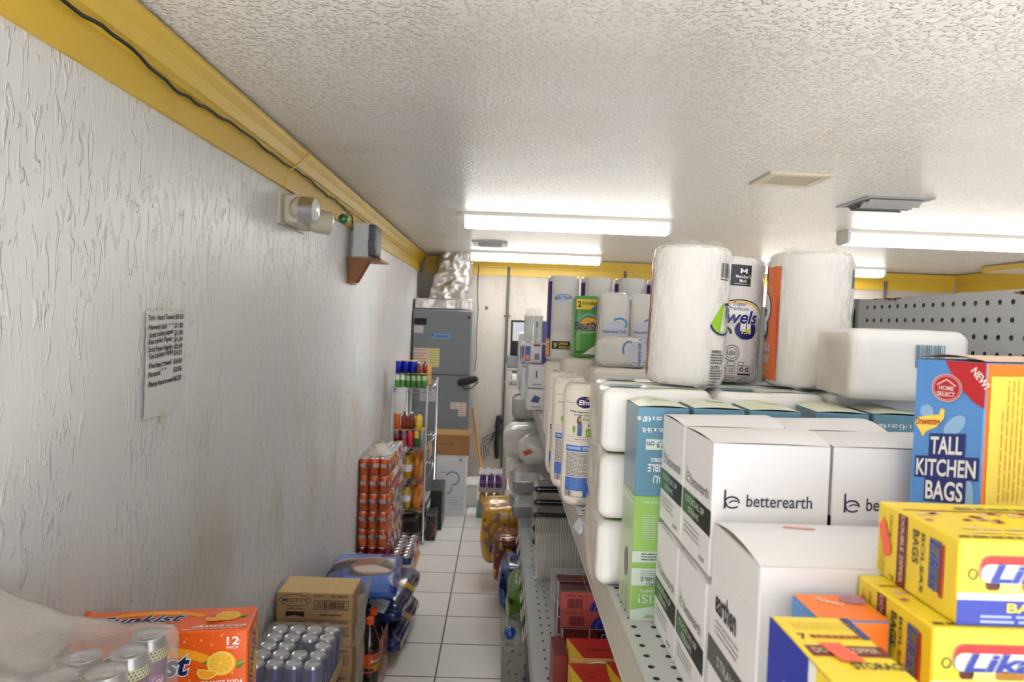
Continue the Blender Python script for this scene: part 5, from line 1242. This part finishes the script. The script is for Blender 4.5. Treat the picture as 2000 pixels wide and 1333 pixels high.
tag(MB().sheet(lambda u, v: (.54 + .05 * math.cos(u * 6.283) * (1 - .6 * v), 2.04 + .05 * math.sin(u * 6.283) * (1 - .6 * v), 1.66 + .17 * v + .012 * noise.noise(Vector((u * 9, v * 5, 3)))), 24, 10, FILM).build('plastic_bag'), 'clear bag with a gathered neck sticking up behind the big towel roll', 'plastic bag')

# packs at the far part of the shelf
def purple_art(g, g2, hx, hy, h):
    g.rect(-hx * .9, h * .12, -hx * .45, h * .85, K(84, 100, 180), 1); g.ell(-hx * .68, h * .3, hx * .2, h * .14, K(236, 150, 110), 2); g.rect(hx * .5, h * .05, hx * .95, h * .95, PURPLE, 1); g.rect(-hx * .1, h * .2, hx * .3, h * .5, K(130, 130, 150), 1); g.rect(-hx * .2, h * .86, hx * .35, h * .95, K(150, 50, 90), 1); g2.rect(-hy * .8, h * .2, hy * .5, h * .8, K(120, 100, 180), 1)
def pale_art(g, g2, hx, hy, h):
    g.rect(-hx * .2, h * .45, -hx * .05, h * .75, K(70, 90, 140), 1); g2.rect(-hy * .5, h * .2, hy * .2, h * .7, K(140, 120, 190), 1); g.lines(-hx * .5, h * .1, hx * .5, h * .25, 1, K(160, 150, 170), 1)
def logo_art(g, g2, hx, hy, h):
    g.poly([(-hx * .6, h * .4), (-hx * .2, h * .7), (hx * .4, h * .62), (hx * .2, h * .36)], K(50, 70, 130), 1); g.rect(-hx * .5, h * .15, hx * .5, h * .2, K(150, 160, 170), 1); g2.rect(-hy * .5, h * .2, hy * .2, h * .7, K(120, 130, 170), 1)
pack('napkin_pack', 'small white pack with a blue emblem low at the far shelf edge', (.166, 3.10, ZT), .044, .08, .048, CARTON, art=logo_art, seed=3, r=.01)
pack('napkin_pack', 'plain white pack with a dark mark above the blue emblem pack', (.168, 3.10, ZT + .098), .044, .08, .052, CARTON, art=pale_art, seed=4, r=.01)
pack('toilet_paper_pack', 'white and purple pack standing above the far white packs', (.160, 3.18, ZT + .204), .054, .08, .046, CARTON, art=purple_art, seed=5, r=.01)
pack('toilet_paper_pack', 'tall pale pack with lilac print behind the small white packs', (.165, 3.55, ZT), .055, .12, .082, CARTON, art=pale_art, seed=6, r=.012)
pack('toilet_paper_pack', 'white pack stacked on the far lilac pack', (.160, 3.55, ZT + .168), .052, .12, .06, CARTON, art=purple_art, seed=7, r=.012)
pack('toilet_paper_pack', 'furthest tall white pack at the end of the shelf', (.150, 3.95, ZT), .046, .13, .165, CARTON, seed=8, r=.012, art=pale_art)
t = thing('cup_sleeve_bag', 'clear bag of white foam cups with a green mark, at the far shelf end', 'cups', (.150, 3.20, ZT + .2975)); CUPW = mat('foam_cup', (244, 244, 242), .6)
for i, (dx, dy) in enumerate(((-.024, 0), (.022, .01))):
    b = MB(); prof = []
    for k in range(7): prof += [(.0195, k * .018), (.0215, k * .018 + .016)]
    b.lathe(prof, CUPW, 20, c=(dx, dy, 0))
    if not i: b.build('cup_stack', t)
l = b; g = G.cyl(l, (.022, .01, 0), .0218); g.poly([(-.010, .07), (-.002, .07), (-.002, .10), (-.010, .096)], K(40, 140, 60), 1); g.rect(-.012, .02, -.003, .06, K(190, 200, 190), 1); l.build('cup_stack', t)
b = MB().sheet(lambda u, v: ((.055 - .02 * v) * math.cos(u * 6.283) + .01 * noise.noise(Vector((u * 8, v * 6, 1))) * v, (.042 - .015 * v) * math.sin(u * 6.283), .004 + .155 * v + .02 * noise.noise(Vector((u * 9, 3, 5))) * v), 30, 14, FILM); b.build('film_bag', t)
b = MB(); b.lathe([(.018, 0), (.02, .08), (.02, .1)], K(120, 110, 190, .4), 16); tag(b.build('cup_sleeve', loc=(.207, 3.22, ZT + .2975)), 'lilac cup sleeve beside the bag of white foam cups', 'cups')

# ================================================================ lower shelf
SALM = mat('foil_box_end', (196, 92, 84), .3, coat=.5); MARO = mat('foil_box_top', (112, 40, 40), .3, coat=.5); DBL = K(30, 44, 150, .3); ZL2 = ZL + .0005
def foilbox(label, loc, salmon):
    t = thing('foil_box', label, 'box', loc); w, d, h = .305, .052, .0515
    b = MB(); b.box(0, w, 0, d, 0, h, {'': MARO, '-y': SALM if salmon else MARO, '-x': K(60, 40, 90, .3)}, .0012); F = faces(b, 0, w, 0, d, 0, h); f = F['front']
    if salmon:
        f.bars(.020, .006, .062, .032, K(70, 24, 40), 1, 4, 26); f.text('100% Al. |', .012, .038, .006, K(90, 30, 50), 1, .060, .02); f.ell(.165, .0, .085, .0505, DBL, 1, arc=(0, math.pi)); f.ring(.165, .0, .085, .0505, .006, K(90, 60, 130), 2, (0, math.pi)); f.ring(.165, .0, .072, .043, .004, K(110, 120, 190), 2, (0, math.pi))
    else:
        f.rect(0, 0, w, .004, K(200, 196, 200, .3), 1); f.rect(.075, .004, .078, h, K(190, 180, 190), 1); f.lines(.02, .006, .13, .012, 1, K(206, 190, 190), 2, .6, 3); f.rect(0, 0, .004, h, K(200, 196, 200), 1)
        f.rect(.10, .014, .305, .046, K(20, 20, 30), 1); f.text('DIAMOND', .108, .024, .016, K(190, 196, 214), 2, .12, .05, .15); f.text('Papel Aluminio', .108, .016, .005, K(230, 225, 210), 2, .06, .02)
    g = F['top']; g.rect(0, 0, w, .003, K(200, 200, 206, .25), 1); g.rect(0, d - .003, w, d, K(60, 60, 160), 1); g.rect(.075, 0, .0775, d, K(190, 150, 150), 1)
    b.build('box', t); return t
zz = [ZL2 + k * .0518 for k in range(4)]
for k, (sal, lb) in enumerate(((False, 'bottom maroon foil box of the front stack'), (False, 'maroon foil box second from the bottom, big white letters on its side'), (True, 'salmon-ended foil box just below the topmost one'), (True, 'topmost salmon-ended foil box with a barcode'))):
    foilbox(lb, (.190 + .008 * (k < 2) + .004 * math.sin(k * 4), 1.85 + .004 * math.cos(k * 3), zz[k]), sal)
for k in range(4): foilbox(('lowest', 'second lowest', 'third', 'topmost')[k] + ' foil box of the rear stack, dark red lid', (.186, 1.918, zz[k] + .0002), False)
REDC = K(206, 40, 30, .3); YEC = K(244, 200, 50, .3)
def redbox(label, loc, w, d, h, style):
    t = thing('food_carton', label, 'box', loc); b = MB(); b.box(0, w, 0, d, 0, h, {'': REDC, '-x': YEC if style else REDC}, .0012); F = faces(b, 0, w, 0, d, 0, h)
    if style:
        f = F['top']; f.poly([(0, 0), (.03, 0), (.012, d * .6), (0, d)], YEC, 1); f.lines(.04, .03, w - .03, .05, 1, K(150, 30, 24), 2, .5, 3)
        f = F['front']; f.poly([(0, 0), (.05, 0), (.02, h * .5), (0, h)], YEC, 1); f.lines(.07, h * .6, w - .02, h * .8, 2, YEC, 2, .5, 3); f.ell(w * .5, h * .3, .03, .02, YEC, 2)
    if style == 2:
        f = F['front']; f.rect(0, h * .72, w, h, K(190, 150, 80), 2); f.ell(w * .35, h * .86, w * .18, h * .10, K(120, 110, 60), 3); f.ring(w * .35, h * .86, w * .18, h * .10, .004, K(220, 210, 170), 4); f.lines(w * .1, h * .74, w * .9, h * .79, 1, K(214, 190, 180), 4, .6, 5)
    b.build('box', t); return t
redbox('red and yellow food carton with a gold band, behind the two red-topped ones', (.188, 1.56, ZL2), .19, .10, .166, 2)
redbox('red-topped food carton with yellow edges, nearer left one below the shelf rail', (.182, 1.455, ZL2), .085, .10, .155, 1)
redbox('bright red-topped food carton partly under the shelf rail, right of its twin', (.2685, 1.43, ZL2), .12, .12, .163, 1)
REDC = K(120, 36, 34, .3)
redbox('narrow dark red carton at the left of the yellow and red cartons', (.152, 1.60, ZL2), .034, .10, .15, 0)
# clear plastic tubs and clamshells
CLEAR = mat('clear_plastic', (226, 222, 214), .12, alpha=.34, spec=.7); RIMS = mat('clear_plastic_rim', (236, 233, 226), .12, alpha=.62, spec=.8); BLKT = mat('black_tray', (26, 26, 28), .2, coat=.5)
def tubs(label, loc, r, L_, n):
    t = thing('plastic_tub_stack', label, 'plastic tubs', loc); b = MB(); prof = []; ms = []
    for k in range(n):
        x = L_ * k / n; prof += [(r, x), (r, x + .003), (r * .975, x + .0035), (r * .97, x + L_ / n - .001)]; ms += [RIMS, RIMS, CLEAR, CLEAR]
    prof.append((r * .9, L_)); b.lathe(prof, ms, 40, axis='x', cap=False); b.lathe([(r * .88, .0), (.001, .001)], CLEAR, 40, axis='x', cap=False); b.build('nested_tubs', t); return t
tubs('large stack of clear ribbed plastic tubs lying on its side on the lower shelf', (.158, 2.46, ZL + .0935), .084, .24, 24)
tubs('second stack of clear plastic tubs, lying behind the larger one', (.165, 2.655, ZL + .0935), .084, .22, 22)
tubs('small stack of clear tub lids on the lower shelf, furthest back', (.20, 2.255, ZL + .066), .058, .20, 22)
for k in range(5):
    t = thing('food_container', 'black tray with a clear domed lid, %s of the nested stack by the tubs' % ('lowest', 'second', 'middle', 'fourth', 'topmost')[k], 'food container', (.25, 2.93, ZL2 + k * .056), .03 * math.sin(k * 5))
    b = MB(); b.pillow(.088, .075, .0135, BLKT, .012, n=8, c=(0, 0, .0135), matfn=None); b.build('tray', t)
    b = MB(); b.sheet(lambda u, v: ((2 * u - 1) * .088, (2 * v - 1) * .075, .0275 + .026 * min(1, 6 * min(u, 1 - u)) * min(1, 6 * min(v, 1 - v))), 14, 14, CLEAR); b.build('lid', t)
ALU = mat('aluminium_tray', (196, 198, 200), .32, .9, bump=(20, .4, (1, 1, 1), .01))
for i, (x, y, z, lb) in enumerate(((.150, 3.34, 0, 'aluminium tray with a clear lid at the shelf edge by the yellow bag'), (.150, 3.34, .118, 'second aluminium tray, stacked on the one at the shelf edge'), (.330, 3.34, 0, 'aluminium tray further in on the lower shelf'))):
    t = thing('foil_tray', lb, 'foil tray', (x, y, ZL2 + z)); b = MB()
    sec = [(.060, .085, 0), (.072, .105, .058), (.080, .112, .060), (.080, .112, .064)]
    vs = []; fs = []
    for hx, hy, h in sec:
        n = 6
        for cx, cy, a0 in ((1, 1, 0), (-1, 1, 90), (-1, -1, 180), (1, -1, 270)):
            for k in range(4): a = math.radians(a0 + 30 * k); vs.append((cx * (hx - .015) + .015 * math.cos(a), cy * (hy - .015) + .015 * math.sin(a), h))
    for s_ in range(3):
        for k in range(16): fs.append([s_ * 16 + k, s_ * 16 + (k + 1) % 16, (s_ + 1) * 16 + (k + 1) % 16, (s_ + 1) * 16 + k])
    fs.append(list(range(16))[::-1]); b.add(vs, fs, ALU); b.build('tray', t)
    b = MB(); b.sheet(lambda u, v: ((2 * u - 1) * .078, (2 * v - 1) * .110, .0645 + .042 * min(1, 5 * min(u, 1 - u)) * min(1, 5 * min(v, 1 - v))), 14, 14, CLEAR); b.build('lid', t)
FOAM = mat('foam_in_bag', (222, 218, 210), .35, coat=.5, bump=(10, .5, (1, 1, 1), .02))
def plates(label, loc, hx, hy, hz, seed, red, rz=0):
    t = thing('foam_plate_bag', label, 'foam plates', loc, rz); b = MB(); b.pillow(hx, hy, hz, FOAM, .05, (.006, .006, .008), 18, .012, 12, seed, c=(0, 0, hz))
    l = b; g = G(l, lambda a, c, q: Vector((a, -hy - .016 - .0005 * q, c)))
    if red: g.poly([(-.07, hz * 1.0), (-.035, hz * 1.25), (-.02, hz * 1.0), (-.055, hz * .75)], K(206, 70, 50), 1)
    else: g.poly([(-.075, hz * .62), (-.045, hz * .72), (-.04, hz * .52), (-.07, hz * .42)], WHITE, 1); g.poly([(-.02, hz * 1.3), (.0, hz * 1.38), (.0, hz * 1.26), (-.018, hz * 1.2)], K(240, 120, 90), 1)
    l.build('bag', t); return t
plates('bulky bag of white foam plates hanging out over the aisle at the far shelf', (.165, 3.78, ZL2 + .198), .125, .12, .085, 3, False)
plates('lower bag of white foam plates under the bulky one', (.19, 3.78, ZL2), .115, .12, .088, 8, False)
plates('white plate bag with a red square, resting on the aluminium trays', (.195, 3.44, ZL2 + .2315), .082, .08, .068, 5, True)
# bags on the base deck below
ZB = .1505
DY = mat('dog_food_yellow', (214, 160, 30), .25, coat=.5, bump=(10, .4, (1, 1, 1), .01)); DM = mat('maroon_bag', (110, 44, 30), .25, coat=.5, bump=(12, .5, (1, 1, 1), .01)); DG = mat('green_bag', (74, 130, 30), .28, coat=.5, bump=(9, .4, (1, 1, 1), .01)); DB = mat('mid_blue_bag', (60, 86, 150), .28, coat=.5, bump=(9, .4, (1, 1, 1), .01))
def floorbag(label, loc, hx, hy, hz, m, fn, seed, r=.045):
    t = thing('pet_food_bag', label, 'pet food bag', loc); b = MB(); b.pillow(hx, hy, hz, m, r, (.01, .01, .0), 34, .012, 9, seed, c=(0, 0, hz), matfn=fn); b.build('bag', t); return t
def fy(x, y, z):
    n = noise.noise(Vector((x * 2.2 + 3, y * 2.2, z * 3)))
    if (x + .35) ** 2 + (z + .45) ** 2 * 1.3 < .06: return BAGN
    return FUR if n > .22 else (FURD if n < -.42 else DY)
def fm(x, y, z):
    n = noise.noise(Vector((x * 2.4, y * 2, z * 3 + 7))); return BAGY if n > .38 else DM
def fb(x, y, z):
    n = noise.noise(Vector((x * 2 + 5, y * 2, z * 2.2))); return DB if n > -.02 else BAGN
def fg(x, y, z):
    n = noise.noise(Vector((x * 3 + 1, y * 2, z * 4))); return FURD if n > .42 else DG
floorbag('yellow dog food bag bulging into the aisle below the far shelf', (.045, 4.30, ZB), .115, .15, .185, DY, fy, 2)
floorbag('maroon and gold bag crumpled in front of the yellow dog food bag', (.10, 3.98, ZB), .095, .12, .135, DM, fm, 4)
floorbag('blue and navy bag on the base deck between the maroon and green bags', (.12, 3.63, ZB), .075, .15, .115, DB, fb, 6)
floorbag('bright green bag on the base deck, behind the clear bag with a blue ball', (.15, 3.24, ZB), .070, .16, .135, DG, fg, 8)
t = thing('toy_bag', 'clear printed bag with a blue ball at its top, standing on the base deck', 'pet toy bag', (.105, 2.86, ZB))
PRT = mat('grey_print_bag', (150, 144, 136), .3, coat=.4, bump=(12, .5, (1, 1, 1), .012)); PRD = mat('grey_print_marks', (104, 98, 92), .35)
b = MB(); b.pillow(.052, .10, .088, PRT, .02, (.004, .004, 0), 30, .005, 14, 3, c=(0, 0, .088), matfn=lambda x, y, z: PRD if noise.noise(Vector((x * 3.1, y * 4, z * 4.4))) > .34 else PRT); b.build('bag', t)
b = MB(); b.lathe([(.0005, -.026)] + [(.026 * math.cos(math.radians(a)), .026 * math.sin(math.radians(a))) for a in range(-80, 81, 16)] + [(.0005, .026)], mat('blue_ball', (30, 80, 170), .15, coat=1), 22, c=(-.024, -.06, .208), cap=False); b.build('ball', t)
b = MB(); b.sheet(lambda u, v: ((.055 - .03 * v) * math.cos(u * 6.283) + .004 * math.sin(u * 20), (.10 - .055 * v) * math.sin(u * 6.283), .166 + .085 * v), 28, 10, mat('bag_top_film', (200, 200, 196), .2, alpha=.45, bump=(16, .8, (1, 1, 1), .02))); b.build('bag_top', t)

# ================================================================ the back of the shop
ACM = mat('cabinet_grey', (120, 125, 129), .45, vary=.04); ACD = mat('cabinet_seam', (52, 54, 56), .6)
t = thing('air_handler', 'tall grey air handler cabinet in the back corner by the rack', 'air handler', (-.565, 6.80, 0))
b = MB(); b.box(-.284, .284, -.28, .28, 0, 1.745, ACM, .004); b.build('cabinet', t)
def sticker(b, x0, x1, z0, z1, m, l=1): G.plane(b, (0, -.2985, 0), (1, 0, 0), (0, 0, 1)).rect(x0, z0, x1, z1, m, l)
b = MB(); b.box(-.276, .276, -.298, -.2805, 1.125, 1.738, ACM, .006); b.build('upper_door', t)
b = MB(); b.box(-.276, .276, -.298, -.2805, .05, 1.115, ACM, .006); b.build('lower_door', t)
b = MB(); g = G.plane(b, (0, -.2985, 0), (1, 0, 0), (0, 0, 1))
g.rect(-.266, 1.592, -.148, 1.655, DARK, 1)
b.build('black_plate', t)
b = MB(); g = G.plane(b, (0, -.2985, 0), (1, 0, 0), (0, 0, 1)); g.rect(-.264, 1.515, -.178, 1.582, K(206, 206, 200), 1); g.lines(-.258, 1.52, -.184, 1.575, 4, K(140, 140, 136), 2, .3, 3); b.build('label', t)
b = MB(); g = G.plane(b, (0, -.2985, 0), (1, 0, 0), (0, 0, 1)); g.rect(-.096, 1.468, .085, 1.512, K(104, 156, 210), 1); g.rect(-.094, 1.487, -.078, 1.505, K(30, 50, 110), 2); g.lines(-.065, 1.478, .08, 1.502, 1, K(50, 90, 160), 2, .6, 4); b.build('blue_plate', t)
b = MB(); g = G.plane(b, (0, -.2985, 0), (1, 0, 0), (0, 0, 1)); g.rect(-.262, 1.195, -.12, 1.372, K(222, 196, 176), 1); g.rect(-.12, 1.195, -.018, 1.372, K(222, 214, 140), 1); g.lines(-.255, 1.2, -.13, 1.365, 6, K(170, 130, 120), 2, .3, 3); g.lines(-.112, 1.2, -.026, 1.365, 7, K(150, 150, 110), 2, .3, 4); b.build('notice', t)
b = MB(); g = G.plane(b, (0, -.2985, 0), (1, 0, 0), (0, 0, 1)); g.rect(-.19, .865, -.04, .985, K(190, 194, 196), 1); g.lines(-.18, .875, -.05, .975, 5, K(120, 124, 128), 2, .3, 3); g.ell(-.12, .90, .006, .006, BLACK, 3); b.build('white_notice', t)
b = MB(); g = G.plane(b, (0, -.2985, 0), (1, 0, 0), (0, 0, 1)); g.rect(.105, .80, .255, .862, K(214, 206, 190), 1); g.rect(.18, .73, .255, .80, K(214, 206, 190), 1); g.lines(.11, .81, .172, .855, 4, K(150, 140, 110), 2, .4, 4); g.lines(.185, .735, .25, .858, 6, K(196, 110, 90), 2, .4, 3); b.build('warning_labels', t)
b = MB(); g = G.plane(b, (0, -.2985, 0), (1, 0, 0), (0, 0, 1)); g.ell(.19, 1.61, .006, .006, K(190, 40, 40), 1); b.build('red_mark', t)
b = MB(); b.box(.245, .268, -.312, -.299, 1.665, 1.69, DARK, .003); b.build('latch', t)
FOIL = mat('foil_insulation', (196, 190, 184), .28, .85, bump=(7, .9, (1, 1, .6), .03), vary=.12)
b = MB(); b.pillow(.272, .26, .052, FOIL, .01, (0, 0, .004), 20, .006, 9, 2, c=(0, 0, .052)); tag(b.build('foil_plenum', loc=(-.563, 6.80, 1.7460)), 'flat foil-wrapped box lying on top of the grey cabinet', 'duct')
def duct(u, v):
    a = u * 2 * math.pi; ca, sa = math.cos(a), math.sin(a); sq = 1 / max(abs(ca), abs(sa)); k = .45 + .55 * (1 - v); rr = (1 - k) + k * sq * .86
    hx, hy = .215 - .035 * v, .16
    w = noise.noise(Vector((ca * 2.4, sa * 2.4, v * 5))) * .022 + noise.noise(Vector((ca * 6, sa * 6, v * 12 + 4))) * .012
    return (-.545 + .085 * v + (hx * rr + w) * ca, 6.90 + (hy * rr + w) * sa, 1.856 + .462 * v)
tag(MB().sheet(duct, 64, 36, FOIL).build('foil_duct'), 'crumpled silver foil duct rising from the grey cabinet to the ceiling', 'duct')
WHP = mat('white_pvc', (214, 212, 204), .4)
tag(MB().tube([(-.832, 6.44, 0), (-.832, 6.44, 1.14)], .011, WHP).build('drain_pipe'), 'thin white drain pipe standing beside the grey cabinet', 'pipe')
PIP = mat('grey_conduit', (96, 92, 86), .5, .3)
for x, lb in ((.056, 'dark grey conduit running up the back wall left of the paper packs'), (1.278, 'dark conduit on the back wall, only its tip above the tissue packs'), (4.04, 'dark conduit on the back wall near the pegboard')):
    t = thing('conduit', lb, 'pipe', (x, BK - .022, 0)); MB().lathe([(.014, 0), (.014, 2.225)], PIP, 12).build('pipe', t)
    b = MB(); b.box(-.035, .035, -.004, .0205, 1.70, 1.72, PIP, .002); b.build('clamp', t)
tag(MB().tube([(-.262, 7.17, 2.30), (-.265, 7.17, 2.0), (-.262, 7.165, 1.9), (-.25, 7.16, 1.75), (-.262, 7.16, 1.5), (-.25, 7.16, 1.3), (-.268, 7.165, 1.12)], .004, mat('black_cable', (30, 26, 20))).build('cable'), 'thin black cable down the back wall beside the grey cabinet', 'cable')
b = MB(); b.lathe([(.014, 0), (.016, -.006), (.008, -.012), (.0005, -.012)], mat('vent_dark', (84, 84, 84), .6), 16, axis='y', cap=False); tag(b.build('wall_fitting', loc=(-.165, BK - .0005, 1.79)), 'small dark round fitting on the back wall by the cabinet', 'fitting')
SAD = mat('black_padding', (28, 28, 28), .5)
t = thing('bicycle_saddle', 'black padded saddle-shaped object hung at the right edge of the grey cabinet', 'saddle', (-.285, 6.435, 1.02))
b = MB(); b.pillow(.10, .05, .03, SAD, .03, (0, 0, .004), 14, .004, 12, 3, mtx=Matrix.Rotation(-.28, 4, 'Y') @ Matrix.Identity(4), c=(0, 0, .06)); 
b.v = [(x, y * (.45 + .55 * (x + .1) / .2), z) for x, y, z in b.v]; b.build('pad', t)
b = MB(); b.tube([(-.06, 0, .02), (-.05, 0, -.02), (.02, 0, -.01), (.08, 0, .05), (.06, .07, .05)], .006, SAD); b.build('rails', t)
# open carton on the white carton
BRN = mat('brown_open_carton', (164, 118, 74), .8, vary=.08)
t = thing('cardboard_carton', 'white carton with a blue swirl, standing on the tiles before the grey cabinet', 'box', (-.383, 5.875, 0))
b = MB(); b.box(-.125, .125, -.14, .14, 0, .505, mat('white_board', (222, 222, 224), .6, vary=.03), .003); g = faces(b, -.125, .125, -.14, .14, 0, .505)['front']
g.ring(.14, .31, .062, .062, .013, K(110, 150, 190), 1, (-1.7, 2.7)); g.ring(.09, .225, .05, .05, .012, K(110, 150, 190), 1, (-1.4, .3)); g.lines(.03, .35, .10, .37, 1, K(150, 160, 190), 1, .5, 3); g.frame(.125, .05, .225, .15, .003, K(170, 176, 190), 1); g.lines(.14, .08, .21, .13, 3, K(150, 156, 180), 2, .4, 4); g.poly([(.19, .46), (.205, .49), (.215, .46)], K(120, 100, 140), 1); g.rect(0, .495, .25, .505, K(200, 200, 200), 1); b.build('carton', t)
t = thing('cardboard_carton', 'open brown carton resting on the white carton with the swirl', 'box', (-.383, 5.885, .5058))
b = MB(); x, y, h = .148, .14, .17
b.box(-x, x, -y, y, 0, .004, BRN, 0); b.box(-x, x, -y, -y + .004, .004, h, BRN, 0); b.box(-x, x, y - .004, y, .004, h, BRN, 0); b.box(-x, -x + .004, -y + .004, y - .004, .004, h, BRN, 0); b.box(x - .004, x, -y + .004, y - .004, .004, h, BRN, 0)
g = G.plane(b, (-x, -y - .0001, 0), (1, 0, 0), (0, 0, 1)); g.lines(.05, .085, .17, .10, 1, K(110, 78, 48), 1, .6, 3); b.build('carton', t)
for nm, V in (('flap', [(-x, -y, h), (x, -y, h), (x + .01, -y + .03, h + .045), (-x - .005, -y + .03, h + .045)]), ('flap', [(-x, y, h), (-x, -y, h), (-x - .03, -y, h - .08), (-x - .03, y, h - .08)]), ('flap', [(x, -y, h), (x, y, h), (x + .02, y, h + .03), (x + .02, -y, h + .03)])):
    b = MB(); b.add(V + [(a, c, d - .003) for a, c, d in V], [[0, 1, 2, 3], [7, 6, 5, 4], [0, 4, 5, 1], [1, 5, 6, 2], [2, 6, 7, 3], [3, 7, 4, 0]], CARD); b.build(nm, t)
BLKB = mat('black_carton', (34, 32, 32), .4, coat=.3)
for x0, x1, y0, y1, h, lb in ((-.507, -.440, 5.04, 5.24, .20, 'black box with a red ring at the foot of the drinks rack, nearer one'), (-.507, -.415, 5.30, 5.58, .335, 'taller black box with red curve behind the nearer black box')):
    b = MB(); b.box(x0, x1, y0, y1, 0, h, BLKB, .002); g = faces(b, x0, x1, y0, y1, 0, h)['front']; g.ring(.02, h * .42, .045, .06, .006, K(200, 70, 60), 1, (-1.3, 1.2)); g.rect(.0, h * .93, x1 - x0, h, K(120, 116, 112), 1); tag(b.build('black_box'), lb, 'box')
tag(MB().tube([(-.275, 7.16, .72), (-.13, 6.9, .02)], .0125, mat('broom_wood', (206, 140, 50), .5)).build('broom_handle'), 'orange-brown wooden broom handle leaning on the back wall', 'broom')
t = thing('drink_crate', 'teal-based shrink-wrapped crate of gold and purple bottles at the end of the aisle', 'crate', (-.045, 5.78, 0))
TQ = mat('teal_crate', (110, 146, 140), .5, vary=.1)
b = MB(); b.box(-.11, .11, -.11, .11, 0, .10, TQ, .004); b.build('base_tray', t)
b = MB(); b.box(-.10, .11, -.105, .11, .215, .255, mat('pale_tray', (170, 160, 146), .6), .003); b.build('upper_tray', t)
gm = bottle_mesh('b', .028, .115, juice('gold2', (196, 150, 60)), K(160, 60, 50), K(200, 160, 80)); pm = bottle_mesh('b', .027, .115, juice('violet', (90, 50, 130)), K(230, 226, 230), K(110, 60, 140))
for zb, me, nm in ((.1, gm, 'gold_bottle'), (.255, pm, 'purple_bottle')):
    for i in range(3):
        for j in range(2):
            o = bpy.data.objects.new(nm, me); COL.objects.link(o); o.parent = t; o.location = (-.065 + i * .066, -.07 + j * .066, zb)
MB().sheet(lambda u, v: (-.10 + .21 * u, -.105 + .21 * v, .372 + .035 * noise.noise(Vector((u * 7, v * 7, 2)))), 18, 18, mat('silver_film', (210, 210, 214), .15, alpha=.6, bump=(20, 1, (1, 1, 1), .03))).build('film_top', t)
b = MB(); b.box(.113, .135, -.09, -.02, 0, .33, K(176, 70, 60, .4), .004); b.build('red_side_panel', t)
t = thing('plastic_tote', 'low white plastic tote on the floor between the carton and the crate', 'tote', (-.215, 6.15, 0))
b = MB(); b.box(-.055, .055, -.14, .14, 0, .17, mat('white_tote', (206, 204, 200), .45), .006); b.build('body', t)
b = MB(); b.box(-.060, .060, -.145, .145, .1705, .20, mat('white_tote', (206, 204, 200)), .006); b.build('lid', t)
# small steel utility shelf past the end of the gondola
STEEL = mat('utility_grey', (176, 174, 168), .45, .2)
t = thing('utility_shelf', 'grey steel utility shelf at the end of the aisle, loaded with odds and ends', 'shelving', (.24, 5.42, 0))
for x in (-.18, .18):
    for y in (-.22, .22): MB().box(x - .012, x + .012, y - .012, y + .012, 0, 1.30, STEEL, .002).build('post', t)
for z in (.25, .70, 1.165, 1.30): MB().box(-.195, .195, -.235, .235, z - .02, z, STEEL, .002).build('shelf', t)
b = MB(); b.lathe([(.054, -.13), (.056, -.125), (.056, .125), (.054, .13)], mat('kraft_roll', (190, 156, 110), .7), 28, axis='x', c=(0, 0, .056)); b.lathe([(.0565, -.128), (.0565, -.03)], mat('white_wrap', (222, 218, 208), .4, coat=.5), 28, axis='x', c=(0, 0, .056)); tag(b.build('paper_roll', loc=(.222, 5.25, 1.1655)), 'kraft paper roll half wrapped in white, on the utility shelf', 'paper roll')
b = MB(); b.box(-.15, .15, -.1, .1, 0, .085, mat('grey_plastic_box', (120, 122, 122), .45), .008); tag(b.build('storage_box', loc=(.20, 5.29, 1.3005)), 'flat dark grey box on top of the utility shelf', 'box')
b = MB(); b.pillow(.09, .07, .085, mat('white_sack', (230, 228, 226), .5, bump=(14, .6, (1, 1, 1), .02)), .05, n=12, amp=.014, freq=14, seed=3, c=(0, 0, .085)); tag(b.build('white_sack', loc=(.235, 5.28, 1.386)), 'crumpled white sack on the dark grey box below the black frame', 'bag')
t = thing('picture_frame', 'black-framed white panel standing at the back of the utility shelf', 'frame', (.235, 5.44, 1.3005))
b = MB()
for x0, x1, z0, z1 in ((-.16, -.145, 0, .365), (.145, .16, 0, .365), (-.145, .145, 0, .20), (-.145, .145, .35, .365)): b.box(x0, x1, -.01, .01, z0, z1, BLACK, .002)
b.build('frame', t); b = MB(); b.box(-.145, .145, -.004, .004, .20, .35, K(220, 224, 232), 0); b.build('panel', t)
for k, (z, lb) in enumerate(((.7005, 'crumpled clear bag of grey goods on the middle of the utility shelf'), (.9005, 'upper clear bag of grey goods below the kraft paper roll'))):
    b = MB(); b.pillow(.118, .09, .095, mat('grey_clear_bag', (166, 162, 156), .3, coat=.5, bump=(12, .9, (1, 1, 1), .02)), .04, n=14, amp=.014, freq=10, seed=k, c=(0, 0, .095)); tag(b.build('plastic_bag', loc=(.222, 5.29, z)), lb, 'plastic bag')
t = thing('cable_coil', 'black cables and a dark bundle hanging on the back wall by the utility shelf', 'cables', (-.03, BK - .04, 0))
b = MB(); b.pillow(.032, .028, .23, SAD, .03, n=14, amp=.026, freq=9, seed=4, c=(.03, -.02, .44)); b.build('bundle', t)
for k in range(4): MB().tube([(.03 + .05 * math.cos(q * .5) - .12 * math.sin(q * .25) * (.4 + .2 * k), -.03, .62 - .05 * q + .03 * math.sin(q + k)) for q in range(9)], .004, SAD, 6).build('cable_loop', t)
